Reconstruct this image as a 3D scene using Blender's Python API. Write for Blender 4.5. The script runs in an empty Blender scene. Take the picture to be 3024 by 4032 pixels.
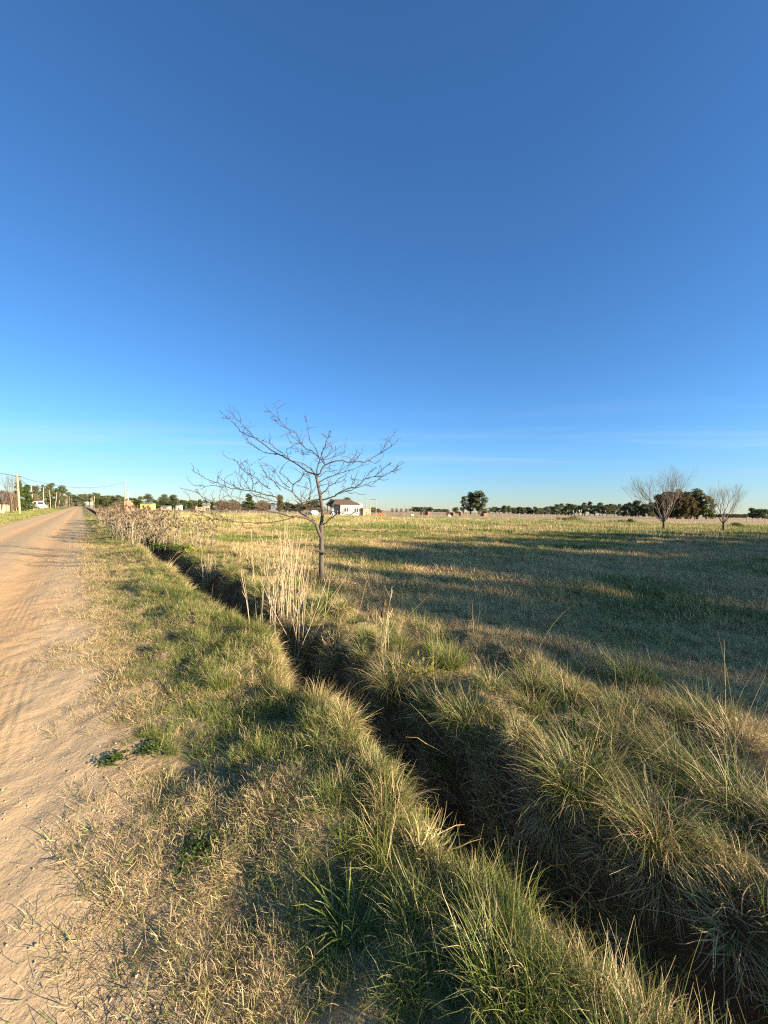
import bpy, math, random
import numpy as np
from mathutils import Vector, Matrix

R = math.radians
SC = bpy.context.scene
COL = SC.collection
rng = np.random.default_rng(7)
random.seed(7)

# ------------------------------------------------------------------ camera
CAM_H = 1.6
ROLL = math.atan(0.0185)
PITCH = -math.atan(1.5 / 385.0)
FPX = 385.0
c_r = np.array([math.cos(ROLL), 0, math.sin(ROLL)])
c_u0 = np.array([-math.sin(ROLL), 0, math.cos(ROLL)])
c_f = np.array([0, 1.0, 0]) * math.cos(PITCH) + c_u0 * math.sin(PITCH)
c_u = c_u0 * math.cos(PITCH) - np.array([0, 1.0, 0]) * math.sin(PITCH)
CAM_P = np.array([0, 0, CAM_H])


def ray(px, py):
    """direction of the photograph's pixel (3024 x 4032), y component 1"""
    u = px / 3.9375 - 384.0
    v = py / 3.9375 - 512.0
    d = c_f * FPX + c_r * u - c_u * v
    return d / d[1]


def at_depth(px, py, Y):
    return CAM_P + ray(px, py) * Y


# road frame: s runs along the road, t to the right of it
YAW = R(38.2)
DX, DY = -math.sin(YAW), math.cos(YAW)
NX, NY = math.cos(YAW), math.sin(YAW)


def st(x, y):
    return x * DX + y * DY, x * NX + y * NY


def xy(s, t):
    return s * DX + t * NX, s * DY + t * NY


# ------------------------------------------------------------------ noise
def _hash(ix, iy, seed):
    n = (ix.astype(np.int64) * 374761393 + iy.astype(np.int64) * 668265263 + seed * 144665) & 0x7fffffff
    n = ((n ^ (n >> 13)) * 1274126177) & 0x7fffffff
    n = n ^ (n >> 16)
    return (n & 0xffff) / 65535.0


def vnoise(x, y, seed=0):
    x = np.asarray(x, float); y = np.asarray(y, float)
    ix = np.floor(x); iy = np.floor(y)
    fx = x - ix; fy = y - iy
    fx = fx * fx * (3 - 2 * fx); fy = fy * fy * (3 - 2 * fy)
    a = _hash(ix, iy, seed); b = _hash(ix + 1, iy, seed)
    c = _hash(ix, iy + 1, seed); d = _hash(ix + 1, iy + 1, seed)
    return (a * (1 - fx) + b * fx) * (1 - fy) + (c * (1 - fx) + d * fx) * fy


def fbm(x, y, seed=0, octv=4):
    x = np.asarray(x, float); y = np.asarray(y, float)
    v = 0; a = 0.5; tot = 0
    for k in range(octv):
        v = v + a * vnoise(x * 2 ** k + 17.3 * k, y * 2 ** k - 9.1 * k, seed + k)
        tot += a; a *= 0.5
    return v / tot


def sstep(a, b, x):
    q = np.clip((x - a) / (b - a), 0, 1)
    return q * q * (3 - 2 * q)


# ------------------------------------------------------------------ terrain
def lips(s):
    l = 1.36 + 0.40 * (fbm(s * 0.9, s * 0 + 3.1, 11, 3) - 0.5) + 0.22 * sstep(1.2, 4, s) + 0.25 * sstep(5, 18, s)
    r = 2.32 + 0.50 * (fbm(s * 0.75, s * 0 + 8.7, 23, 3) - 0.5) + 0.22 * sstep(3, 7, s) + 0.5 * sstep(6, 18, s)
    return l, r


def height_st(s, t):
    s = np.asarray(s, float); t = np.asarray(t, float)
    l, r = lips(s)
    w = r - l
    u = (t - l) / w
    wall = np.clip(np.minimum((u + 0.03) / 0.24, (1.06 - u) / 0.40), 0, 1)
    wall = wall * wall * (3 - 2 * wall)
    z = -0.62 * wall
    verge = 0.06 * sstep(0.25, 1.3, t) * (1 - sstep(l + 0.05, l + 0.3, t))
    hump = 0.0 * np.exp(-((t - (r + 0.75)) / 0.75) ** 2) * sstep(r - 0.4, r + 0.3, t)
    field = -0.06 * sstep(r + 1.5, r + 3.5, t)
    z = z + verge + hump + field
    # road ruts and crown
    rd = (1 - sstep(-0.1, 0.4, t)) * sstep(-5.2, -4.6, t)
    ruts = -0.028 * np.exp(-((t + 0.95) / 0.3) ** 2) - 0.03 * np.exp(-((t + 2.75) / 0.33) ** 2) \
        + 0.028 * np.exp(-((t + 1.85) / 0.4) ** 2) + 0.03 * np.exp(-((t + 4.1) / 0.35) ** 2)
    z = z + rd * ruts
    near = np.exp(-np.maximum(np.hypot(s, t) - 10, 0) / 15)
    z = z + rd * near * (0.035 * (fbm(s * 1.3, t * 2.4, 5, 4) - 0.5)
                         + 0.02 * (fbm(s * 6, t * 9, 6, 3) - 0.5))
    off = 1 - rd
    z = z + off * (0.12 * (fbm(s * 0.7, t * 0.7, 31, 3) - 0.5) + near * 0.07 * (fbm(s * 4, t * 4, 37, 3) - 0.5))
    # tussock mounds on the far bank and lumps on the near verge
    lump = sstep(0.42, 0.72, fbm(s * 1.7 + 4.0, t * 1.9, 43, 2))
    z = z + near * lump * (0.12 * sstep(r - 0.25, r + 0.15, t) * (1 - sstep(r + 1.3, r + 2.2, t))
                           + 0.09 * sstep(0.5, 1.0, t) * (1 - sstep(l - 0.12, l + 0.1, t)))
    # left verge: a shallow dip then a low bank
    z = z + 0.18 * sstep(-5.5, -8.5, t) * (1 - sstep(30, 300, -t))
    return z


def height(x, y):
    s, t = st(np.asarray(x, float), np.asarray(y, float))
    return height_st(s, t)


def gz(x, y):
    return float(height(np.array([x]), np.array([y]))[0])


def ground_at(px, py):
    """where the ray through a photo pixel meets the ground"""
    d = ray(px, py)
    Y = CAM_H / max(-d[2], 1e-4)
    for _ in range(30):
        p = CAM_P + d * Y
        z = gz(p[0], p[1])
        Y2 = (CAM_H - z) / max(-d[2], 1e-4)
        Y = 0.5 * Y + 0.5 * Y2
    return CAM_P + d * Y


# ------------------------------------------------------------------ node helpers
def new_mat(name):
    m = bpy.data.materials.new(name)
    m.use_nodes = True
    m.node_tree.nodes.clear()
    return m, m.node_tree


class NT:
    def __init__(self, nt):
        self.nt = nt

    def n(self, typ, **kw):
        nd = self.nt.nodes.new(typ)
        for k, v in kw.items():
            setattr(nd, k, v)
        return nd

    def link(self, a, b):
        self.nt.links.new(a, b)

    def _set(self, sock, v):
        if isinstance(v, bpy.types.NodeSocket):
            self.link(v, sock)
        else:
            if hasattr(sock.default_value, '__len__') and not isinstance(v, (int, float)):
                v = tuple(v)
                if len(sock.default_value) == 4 and len(v) == 3:
                    v = v + (1,)
            sock.default_value = v

    def math(self, op, a, b=0.0, c=0.0, clamp=False):
        nd = self.n('ShaderNodeMath', operation=op, use_clamp=clamp)
        self._set(nd.inputs[0], a); self._set(nd.inputs[1], b); self._set(nd.inputs[2], c)
        return nd.outputs[0]

    def mix(self, f, a, b, blend='MIX'):
        nd = self.n('ShaderNodeMix', data_type='RGBA', blend_type=blend)
        self._set(nd.inputs[0], f); self._set(nd.inputs[6], a); self._set(nd.inputs[7], b)
        return nd.outputs[2]

    def noise(self, vec, scale, detail=4.0, rough=0.55):
        nd = self.n('ShaderNodeTexNoise')
        if vec is not None:
            self.link(vec, nd.inputs['Vector'])
        nd.inputs['Scale'].default_value = scale
        nd.inputs['Detail'].default_value = detail
        nd.inputs['Roughness'].default_value = rough
        return nd.outputs['Fac']

    def ramp(self, f, stops):
        nd = self.n('ShaderNodeValToRGB')
        self.link(f, nd.inputs[0])
        e = nd.color_ramp.elements
        while len(e) > 1:
            e.remove(e[0])
        e[0].position, e[0].color = stops[0][0], tuple(stops[0][1]) + (1,)
        for p, c in stops[1:]:
            q = e.new(p); q.color = tuple(c) + (1,)
        return nd.outputs[0]

    def rng(self, v, a, b, c=0.0, d=1.0):
        nd = self.n('ShaderNodeMapRange')
        nd.clamp = True
        self._set(nd.inputs[0], v)
        for i, q in enumerate((a, b, c, d)):
            nd.inputs[i + 1].default_value = q
        return nd.outputs[0]

    def attr(self, name, typ='GEOMETRY'):
        nd = self.n('ShaderNodeAttribute', attribute_type=typ, attribute_name=name)
        return nd.outputs['Fac']

    def vec(self, x, y, z):
        nd = self.n('ShaderNodeCombineXYZ')
        self._set(nd.inputs[0], x); self._set(nd.inputs[1], y); self._set(nd.inputs[2], z)
        return nd.outputs[0]

    def out_principled(self, color, rough=0.9, normal=None, spec=0.2, metallic=0.0):
        b = self.n('ShaderNodeBsdfPrincipled')
        self._set(b.inputs['Base Color'], color)
        self._set(b.inputs['Roughness'], rough)
        b.inputs['Specular IOR Level'].default_value = spec
        b.inputs['Metallic'].default_value = metallic
        if normal is not None:
            self.link(normal, b.inputs['Normal'])
        o = self.n('ShaderNodeOutputMaterial')
        self.link(b.outputs[0], o.inputs[0])
        return b

    def bump(self, h, strength, dist, prev=None):
        b = self.n('ShaderNodeBump')
        b.inputs['Strength'].default_value = strength
        b.inputs['Distance'].default_value = dist
        self.link(h, b.inputs['Height'])
        if prev is not None:
            self.link(prev, b.inputs['Normal'])
        return b.outputs[0]


def simple_mat(name, c1, c2=None, scale=3.0, rough=0.85, bump=0.0, stretch=None, metallic=0.0, spec=0.2):
    m, nt = new_mat(name); T = NT(nt)
    tc = T.n('ShaderNodeTexCoord').outputs['Object']
    if stretch:
        mp = T.n('ShaderNodeMapping'); mp.inputs['Scale'].default_value = stretch
        T.link(tc, mp.inputs[0]); tc = mp.outputs[0]
    nz = T.noise(tc, scale, 5.0, 0.6)
    col = T.mix(T.rng(nz, 0.3, 0.7), c1, c2 if c2 else tuple(v * 0.75 for v in c1))
    nrm = T.bump(nz, bump, 0.02) if bump else None
    T.out_principled(col, rough, nrm, spec, metallic)
    return m


# ------------------------------------------------------------------ materials of the ground
def road_color(T):
    s = T.attr('s'); t = T.attr('t')
    v = T.vec(s, t, 0.0)
    vs = T.vec(T.math('MULTIPLY', s, 0.16), t, 0.0)
    a = T.noise(vs, 1.1, 5.0, 0.6)
    b = T.noise(v, 3.0, 5.0, 0.65)
    # loose orange soil lies in ridges between the packed wheel tracks
    wave = T.math('SINE', T.math('MULTIPLY', T.math('ADD', t, 0.95 + 0.45), 3.49))
    m = T.math('ADD', T.math('MULTIPLY', wave, 0.14), T.math('ADD', T.math('MULTIPLY', a, 0.75), T.math('MULTIPLY', b, 0.35)))
    packed = T.mix(T.noise(v, 14.0, 4.0, 0.7), (0.385, 0.272, 0.155), (0.48, 0.35, 0.20))
    loose = T.mix(b, (0.45, 0.28, 0.13), (0.55, 0.36, 0.18))
    col = T.mix(T.rng(m, 0.48, 0.68), packed, loose)
    speck = T.noise(v, 55.0, 2.0, 0.5)
    col = T.mix(T.rng(speck, 0.62, 0.75, 0, 0.35), col, (0.26, 0.19, 0.13))
    col = T.mix(T.rng(speck, 0.36, 0.27, 0, 0.4), col, (0.52, 0.42, 0.29))
    return col, v


def mat_road():
    m, nt = new_mat('dirt_road_soil'); T = NT(nt)
    col, v = road_color(T)
    s = T.attr('s'); t = T.attr('t')
    n1 = T.noise(T.vec(T.math('MULTIPLY', s, 0.8), t, 0.0), 5.0, 8.0, 0.68)
    n2 = T.noise(v, 34.0, 4.0, 0.6)
    # tyre tread marks: fine ribs along the track
    ribs = T.math('SINE', T.math('MULTIPLY', t, 95.0))
    ribm = T.math('MULTIPLY', ribs, T.math('MULTIPLY', T.rng(T.math('ABSOLUTE', T.math('ADD', t, 0.55)), 0.34, 0.2),
                                           T.rng(T.noise(v, 0.8, 2.0, 0.5), 0.48, 0.6)))
    h = T.math('ADD', T.math('MULTIPLY', n1, 1.0), T.math('ADD', T.math('MULTIPLY', n2, 0.28), T.math('MULTIPLY', ribm, 0.09)))
    nrm = T.bump(h, 0.5, 0.03)
    T.out_principled(col, 0.95, nrm, 0.1)
    return m


def mat_verge():
    m, nt = new_mat('verge_soil'); T = NT(nt)
    rc, v = road_color(T)
    t = T.attr('t')
    n = T.noise(v, 4.0, 5.0, 0.65)
    n2 = T.noise(v, 26.0, 5.0, 0.7)
    soil = T.mix(n2, (0.17, 0.125, 0.07), (0.36, 0.27, 0.155))
    green = T.mix(n2, (0.07, 0.085, 0.022), (0.17, 0.165, 0.055))
    col = T.mix(T.rng(T.math('ADD', n, T.math('MULTIPLY', t, 0.12)), 0.55, 0.72), soil, green)
    far = T.rng(T.attr('s'), 9.0, 22.0)
    farcol = T.mix(n, (0.30, 0.225, 0.10), (0.16, 0.165, 0.05))
    col = T.mix(far, col, farcol)
    edge = T.rng(T.math('ADD', t, T.math('MULTIPLY', T.math('SUBTRACT', n, 0.5), 1.1)), 0.05, 0.55)
    col = T.mix(edge, rc, col)
    nrm = T.bump(T.math('ADD', n2, T.math('MULTIPLY', n, 0.6)), 0.8, 0.05)
    T.out_principled(col, 0.95, nrm, 0.1)
    return m


def mat_ditch():
    m, nt = new_mat('ditch_earth'); T = NT(nt)
    v = T.vec(T.attr('s'), T.attr('t'), 0.0)
    n = T.noise(v, 5.0, 6.0, 0.65)
    n2 = T.noise(v, 40.0, 4.0, 0.7)
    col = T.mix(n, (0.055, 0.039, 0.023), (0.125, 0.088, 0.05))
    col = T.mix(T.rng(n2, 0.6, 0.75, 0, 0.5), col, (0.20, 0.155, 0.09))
    nrm = T.bump(T.math('ADD', n, T.math('MULTIPLY', n2, 0.4)), 0.9, 0.06)
    T.out_principled(col, 0.9, nrm, 0.2)
    return m


def mat_field():
    m, nt = new_mat('pasture_ground'); T = NT(nt)
    p = T.n('ShaderNodeNewGeometry').outputs['Position']
    sep = T.n('ShaderNodeSeparateXYZ'); T.link(p, sep.inputs[0])
    Y = sep.outputs[1]
    n = T.noise(p, 0.09, 5.0, 0.6)
    n2 = T.noise(p, 0.9, 5.0, 0.7)
    n3 = T.noise(p, 9.0, 5.0, 0.7)
    dry = T.mix(n3, (0.20, 0.15, 0.07), (0.38, 0.29, 0.145))
    grn = T.mix(n3, (0.065, 0.085, 0.02), (0.17, 0.18, 0.05))
    f = T.math('ADD', T.math('MULTIPLY', n, 0.5), T.math('MULTIPLY', n2, 0.5))
    col = T.mix(T.rng(f, 0.44, 0.58), dry, grn)
    farf = T.rng(Y, 25.0, 60.0, 0.0, 0.5)
    fc = T.mix(T.rng(n2, 0.36, 0.56), (0.30, 0.25, 0.09), (0.13, 0.15, 0.04))
    col = T.mix(farf, col, fc)
    nrm = T.bump(T.math('ADD', n2, n3), 1.0, 0.12)
    T.out_principled(col, 0.95, nrm, 0.1)
    return m


def mat_stubble():
    m, nt = new_mat('dry_stubble_ground'); T = NT(nt)
    p = T.n('ShaderNodeNewGeometry').outputs['Position']
    mp = T.n('ShaderNodeMapping'); mp.inputs['Scale'].default_value = (0.25, 1.0, 1.0)
    T.link(p, mp.inputs[0])
    n = T.noise(mp.outputs[0], 0.035, 5.0, 0.6)
    n2 = T.noise(p, 0.5, 5.0, 0.75)
    a = T.mix(n2, (0.30, 0.215, 0.12), (0.46, 0.34, 0.20))
    b = T.mix(n2, (0.20, 0.16, 0.10), (0.34, 0.27, 0.17))
    col = T.mix(T.rng(n, 0.4, 0.6), a, b)
    nrm = T.bump(n2, 1.0, 0.3)
    T.out_principled(col, 0.95, nrm, 0.1)
    return m


# ------------------------------------------------------------------ terrain meshes
def axis(lo, hi, near_lo, near_hi, step, grow):
    a = list(np.arange(near_lo, near_hi + 1e-6, step))
    d = step
    v = near_hi
    while v < hi:
        d *= grow; v += d; a.append(min(v, hi))
    d = step; v = near_lo; b = []
    while v > lo:
        d *= grow; v -= d; b.append(max(v, lo))
    return np.array(b[::-1] + a)


SA = axis(-4000, 5200, -1.5, 6.0, 0.03, 1.028)
TA = axis(-5200, 5200, -3.2, 4.6, 0.03, 1.045)


def build_terrain():
    S, Tt = np.meshgrid(SA, TA, indexing='ij')
    X, Y = xy(S, Tt)
    Z = height_st(S, Tt)
    ns, ntt = S.shape
    co = np.stack([X, Y, Z], -1).reshape(-1, 3)
    i = np.arange(ns - 1)[:, None] * ntt + np.arange(ntt - 1)[None, :]
    quads = np.stack([i, i + ntt, i + ntt + 1, i + 1], -1).reshape(-1, 4)
    sc = 0.25 * (S[:-1, :-1] + S[1:, :-1] + S[:-1, 1:] + S[1:, 1:])
    tcn = 0.25 * (Tt[:-1, :-1] + Tt[1:, :-1] + Tt[:-1, 1:] + Tt[1:, 1:])
    xc, yc = xy(sc, tcn)
    l, r = lips(sc)
    ej = 0.5 * (fbm(sc * 1.2, tcn * 1.2, 51, 4) - 0.5)
    cls = np.full(sc.shape, 3)
    cls[(tcn < 0.12 + ej) & (tcn > -4.75 + 1.6 * ej) & (sc < 420) & (sc > -400)] = 0
    cls[(cls == 3) & (tcn > -1) & (tcn < l) & (sc < 420)] = 1
    cls[(tcn >= l) & (tcn < r) & (sc < 300)] = 2
    bound = 92 + 0.06 * xc + 6 * (fbm(xc * 0.05, yc * 0.05, 61, 3) - 0.5)
    cls[(cls == 3) & (yc > bound) & (tcn > 0)] = 4
    cls = cls.reshape(-1)
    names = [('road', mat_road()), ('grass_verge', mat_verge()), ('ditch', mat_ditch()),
             ('pasture_field', mat_field()), ('stubble_field', mat_stubble())]
    sf = S.reshape(-1).astype(np.float32); tf = Tt.reshape(-1).astype(np.float32)
    for k, (nm, mt) in enumerate(names):
        q = quads[cls == k]
        used, inv = np.unique(q, return_inverse=True)
        me = bpy.data.meshes.new(nm)
        me.vertices.add(len(used)); me.vertices.foreach_set('co', co[used].astype(np.float32).ravel())
        me.loops.add(q.size); me.loops.foreach_set('vertex_index', inv.astype(np.int32).ravel())
        me.polygons.add(len(q))
        me.polygons.foreach_set('loop_start', np.arange(0, q.size, 4, dtype=np.int32))
        me.polygons.foreach_set('use_smooth', np.ones(len(q), dtype=bool))
        me.update(calc_edges=True)
        for an, av in (('s', sf), ('t', tf)):
            a = me.attributes.new(an, 'FLOAT', 'POINT'); a.data.foreach_set('value', av[used])
        me.materials.append(mt)
        o = bpy.data.objects.new(nm, me); COL.objects.link(o)
        o['kind'] = 'structure'
        o['label'] = {'road': 'rutted pale dirt road running away on the left',
                      'grass_verge': 'strip of straw and grass between road and ditch',
                      'ditch': 'dark narrow earth ditch beside the road',
                      'pasture_field': 'flat pasture of green and dry grass',
                      'stubble_field': 'dry tan stubble field beyond the wire fence'}[nm]
        o['category'] = nm.replace('_', ' ')


build_terrain()


# ------------------------------------------------------------------ mesh builder
class MB:
    def __init__(self):
        self.v = []; self.f = []; self.mi = []; self.tint = []

    def add(self, verts, faces, mat=0, tint=0.5):
        b = len(self.v)
        self.v.extend([tuple(map(float, p)) for p in verts])
        self.f.extend([tuple(b + i for i in f) for f in faces])
        self.mi.extend([mat] * len(faces))
        self.tint.extend([tint] * len(verts))

    def box(self, c, size, mat=0, rz=0.0, tint=0.5, taper=1.0):
        sx, sy, sz = size[0] / 2, size[1] / 2, size[2] / 2
        vs = []
        for z, k in ((-sz, 1), (sz, taper)):
            for x, y in ((-sx, -sy), (sx, -sy), (sx, sy), (-sx, sy)):
                x *= k; y *= k
                vs.append((c[0] + x * math.cos(rz) - y * math.sin(rz), c[1] + x * math.sin(rz) + y * math.cos(rz), c[2] + z))
        self.add(vs, [(3, 2, 1, 0), (4, 5, 6, 7), (0, 1, 5, 4), (1, 2, 6, 5), (2, 3, 7, 6), (3, 0, 4, 7)], mat, tint)

    def tube(self, pts, rad, n=5, mat=0, tint=0.5, cap=True):
        pts = [np.asarray(p, float) for p in pts]
        if np.isscalar(rad):
            rad = [rad] * len(pts)
        vs = []; fs = []
        up = np.array([0.31, 0.17, 0.93])
        for i, p in enumerate(pts):
            d = pts[min(i + 1, len(pts) - 1)] - pts[max(i - 1, 0)]
            d = d / (np.linalg.norm(d) + 1e-9)
            a = np.cross(d, up)
            if np.linalg.norm(a) < 0.1:
                a = np.cross(d, np.array([1, 0, 0.0]))
            a /= np.linalg.norm(a); b = np.cross(d, a)
            for k in range(n):
                th = 2 * math.pi * k / n
                vs.append(p + rad[i] * (a * math.cos(th) + b * math.sin(th)))
        for i in range(len(pts) - 1):
            for k in range(n):
                q = i * n + k; w = i * n + (k + 1) % n
                fs.append((q, w, w + n, q + n))
        if cap:
            fs.append(tuple(range(n - 1, -1, -1)))
            fs.append(tuple((len(pts) - 1) * n + k for k in range(n)))
        self.add(vs, fs, mat, tint)

    def blob(self, c, rx, ry, rz, mat=0, tint=0.5, nu=7, nv=5, jit=0.0, rnd=random):
        vs = []; fs = []
        for j in range(nv + 1):
            ph = math.pi * j / nv
            for i in range(nu):
                th = 2 * math.pi * i / nu
                k = 1 + jit * (rnd.random() - 0.5)
                vs.append((c[0] + rx * k * math.sin(ph) * math.cos(th), c[1] + ry * k * math.sin(ph) * math.sin(th), c[2] - rz * k * math.cos(ph)))
        for j in range(nv):
            for i in range(nu):
                a = j * nu + i; b = j * nu + (i + 1) % nu
                fs.append((a, b, b + nu, a + nu))
        self.add(vs, fs, mat, tint)

    def leaf(self, c, d, up, ln, wd, mat=0, tint=0.5, fold=0.0):
        """a pointed leaf from c along d"""
        c = np.asarray(c, float); d = np.asarray(d, float); d /= np.linalg.norm(d) + 1e-9
        s = np.cross(d, up); s /= np.linalg.norm(s) + 1e-9
        n = np.cross(s, d)
        vs = [c, c + d * ln * 0.35 - s * wd / 2 + n * fold * wd, c + d * ln * 0.75 - s * wd * 0.38 + n * fold * wd, c + d * ln,
              c + d * ln * 0.75 + s * wd * 0.38 + n * fold * wd, c + d * ln * 0.35 + s * wd / 2 + n * fold * wd]
        self.add(vs, [(0, 1, 2, 3), (0, 3, 4, 5)], mat, tint)

    def mesh(self, name, mats, smooth=False):
        me = bpy.data.meshes.new(name)
        me.from_pydata(self.v, [], self.f)
        for m in mats:
            me.materials.append(m)
        if len(mats) > 1:
            me.polygons.foreach_set('material_index', np.array(self.mi, dtype=np.int32))
        a = me.attributes.new('tint', 'FLOAT', 'POINT')
        a.data.foreach_set('value', np.array(self.tint, dtype=np.float32))
        if smooth:
            me.polygons.foreach_set('use_smooth', np.ones(len(me.polygons), dtype=bool))
        me.update()
        return me


def obj(name, me, parent=None, loc=(0, 0, 0), rz=0.0):
    o = bpy.data.objects.new(name, me); COL.objects.link(o)
    o.location = loc; o.rotation_euler = (0, 0, rz)
    if parent is not None:
        o.parent = parent
    return o


def tag(o, label, cat, group=None, kind=None):
    o['label'] = label; o['category'] = cat
    if group: o['group'] = group
    if kind: o['kind'] = kind
    return o


def thing(name, label, cat, loc=(0, 0, 0), rz=0.0, group=None, scale=(1, 1, 1)):
    o = bpy.data.objects.new(name, None); COL.objects.link(o)
    o.empty_display_size = 0.1
    o.location = loc; o.rotation_euler = (0, 0, rz); o.scale = scale
    return tag(o, label, cat, group)


# ------------------------------------------------------------------ grass
GREEN1, GREEN2 = (0.036, 0.085, 0.008), (0.135, 0.235, 0.026)
DRY1, DRY2 = (0.22, 0.16, 0.08), (0.62, 0.47, 0.245)


def mat_grass(name, typ):
    m, nt = new_mat(name); T = NT(nt)
    tint = T.attr('tint')
    dry = T.attr('dry' if typ == 'INSTANCER' else '["dry"]', typ)
    hue = T.attr('hue' if typ == 'INSTANCER' else '["hue"]', typ)
    # a second independent number out of the first one
    t2 = T.math('FRACT', T.math('MULTIPLY', tint, 37.31))
    f = T.rng(T.math('SUBTRACT', dry, tint), -0.05, 0.05)
    g = T.mix(t2, GREEN1, GREEN2)
    g = T.mix(hue, g, T.mix(t2, (0.048, 0.075, 0.010), (0.155, 0.18, 0.038)))
    d = T.mix(t2, DRY1, DRY2)
    along = T.attr('along')
    gt = T.mix(T.math('MULTIPLY', T.math('POWER', along, 3.0), 0.6), g, (0.30, 0.25, 0.10))
    col = T.mix(f, gt, d)
    df = T.n('ShaderNodeBsdfDiffuse'); T.link(col, df.inputs[0])
    tr = T.n('ShaderNodeBsdfTranslucent'); T.link(col, tr.inputs[0])
    gl = T.n('ShaderNodeBsdfGlossy'); gl.inputs['Roughness'].default_value = 0.45
    gl.inputs[0].default_value = (1, 1, 1, 1)
    mx = T.n('ShaderNodeMixShader'); mx.inputs[0].default_value = 0.22
    T.link(df.outputs[0], mx.inputs[1]); T.link(tr.outputs[0], mx.inputs[2])
    m2 = T.n('ShaderNodeMixShader'); m2.inputs[0].default_value = 0.02
    T.link(mx.outputs[0], m2.inputs[1]); T.link(gl.outputs[0], m2.inputs[2])
    o = T.n('ShaderNodeOutputMaterial'); T.link(m2.outputs[0], o.inputs[0])
    return m


M_GRASS = mat_grass('grass_blades', 'INSTANCER')
M_TUSS = mat_grass('tussock_blades', 'OBJECT')


def blades(seed, n, radius, ln, lean, curl, width, seg=4, wob=0.25, spread_power=0.5, outward=0.7, tint_lo=0.0, tint_hi=1.0):
    """n blades rooted in a disc; returns verts, quads, tint, along"""
    g = np.random.default_rng(seed)
    rr = radius * g.random(n) ** spread_power; th = g.random(n) * 2 * np.pi
    root = np.stack([rr * np.cos(th), rr * np.sin(th), np.full(n, -0.012)], -1)
    az = np.where(g.random(n) < outward, th + g.normal(0, 0.5, n), g.random(n) * 2 * np.pi)
    L = g.uniform(ln[0], ln[1], n)
    a0 = g.uniform(lean[0], lean[1], n); k = g.uniform(curl[0], curl[1], n)
    W = g.uniform(width[0], width[1], n)
    side_az = az + np.pi / 2 + g.normal(0, 0.6, n)
    side = np.stack([np.cos(side_az), np.sin(side_az), g.normal(0, 0.25, n)], -1)
    pos = root.copy(); vs = []; al = []
    for j in range(seg + 1):
        f = j / seg
        w = W * (1 - f ** 1.6) * 0.5 + 0.0004
        vs.append(pos - side * w[:, None]); vs.append(pos + side * w[:, None])
        al.append(np.full(n, f)); al.append(np.full(n, f))
        ang = a0 + k * (f ** 1.2)
        azj = az + wob * g.normal(0, 1, n) * f
        d = np.stack([np.sin(ang) * np.cos(azj), np.sin(ang) * np.sin(azj), np.cos(ang)], -1)
        pos = pos + d * (L / seg)[:, None]
    V = np.stack(vs, 1)  # n, 2(seg+1), 3
    A = np.stack(al, 1)
    m = 2 * (seg + 1)
    base = np.arange(n)[:, None, None] * m
    q = np.array([[2 * j, 2 * j + 1, 2 * j + 3, 2 * j + 2] for j in range(seg)])[None]
    F = (base + q).reshape(-1, 4)
    tint = np.repeat(g.uniform(tint_lo, tint_hi, n), m)
    return V.reshape(-1, 3), F, tint, A.reshape(-1)


def blade_mesh(name, parts, mat):
    V = []; F = []; Tn = []; A = []; b = 0
    for v, f, t, a in parts:
        V.append(v); F.append(f + b); Tn.append(t); A.append(a); b += len(v)
    V = np.concatenate(V); F = np.concatenate(F); Tn = np.concatenate(Tn); A = np.concatenate(A)
    me = bpy.data.meshes.new(name)
    me.vertices.add(len(V)); me.vertices.foreach_set('co', V.astype(np.float32).ravel())
    me.loops.add(F.size); me.loops.foreach_set('vertex_index', F.astype(np.int32).ravel())
    me.polygons.add(len(F)); me.polygons.foreach_set('loop_start', np.arange(0, F.size, 4, dtype=np.int32))
    me.polygons.foreach_set('use_smooth', np.ones(len(F), dtype=bool))
    me.update(calc_edges=True)
    for nm, val in (('tint', Tn), ('along', A)):
        at = me.attributes.new(nm, 'FLOAT', 'POINT'); at.data.foreach_set('value', val.astype(np.float32))
    me.materials.append(mat)
    return me


def tuft_collection(name, meshes):
    """tuft shapes kept out of the scene; only their instances show"""
    c = bpy.data.collections.new(name)
    for i, me in enumerate(meshes):
        c.objects.link(bpy.data.objects.new('%s_%02d' % (name, i), me))
    return c


STRAW = tuft_collection('straw_tuft', [blade_mesh('straw_tuft', [
    blades(100 + i, 58, 0.11, (0.02, 0.075), (0.9, 1.65), (-0.9, 0.8), (0.0012, 0.0026), 3, 0.6, 0.5, 0.3),
    blades(130 + i, 9, 0.09, (0.04, 0.10), (0.7, 1.4), (-0.4, 1.0), (0.0015, 0.0028), 3, 0.5, 0.5, 0.3)], M_GRASS) for i in range(7)])
LAWN = tuft_collection('lawn_tuft', [blade_mesh('lawn_tuft', [
    blades(200 + i, 52, 0.10, (0.05, 0.17), (0.1, 1.1), (0.1, 1.7), (0.002, 0.0042), 4, 0.45, 0.5, 0.35),
    blades(230 + i, 14, 0.10, (0.06, 0.14), (0.9, 1.5), (-0.6, 0.6), (0.0018, 0.003), 3, 0.5, 0.5, 0.2, 0.0, 0.5)], M_GRASS) for i in range(7)])
TALL = tuft_collection('tall_tuft', [blade_mesh('tall_tuft', [
    blades(300 + i, 95, 0.12, (0.12, 0.40), (0.05, 0.85), (0.1, 2.0), (0.0022, 0.0046), 5, 0.35, 0.5, 0.4),
    blades(330 + i, 22, 0.12, (0.10, 0.30), (0.6, 1.5), (-0.4, 0.8), (0.0018, 0.003), 4, 0.4, 0.5, 0.3, 0.0, 0.4)], M_GRASS) for i in range(6)])
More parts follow.
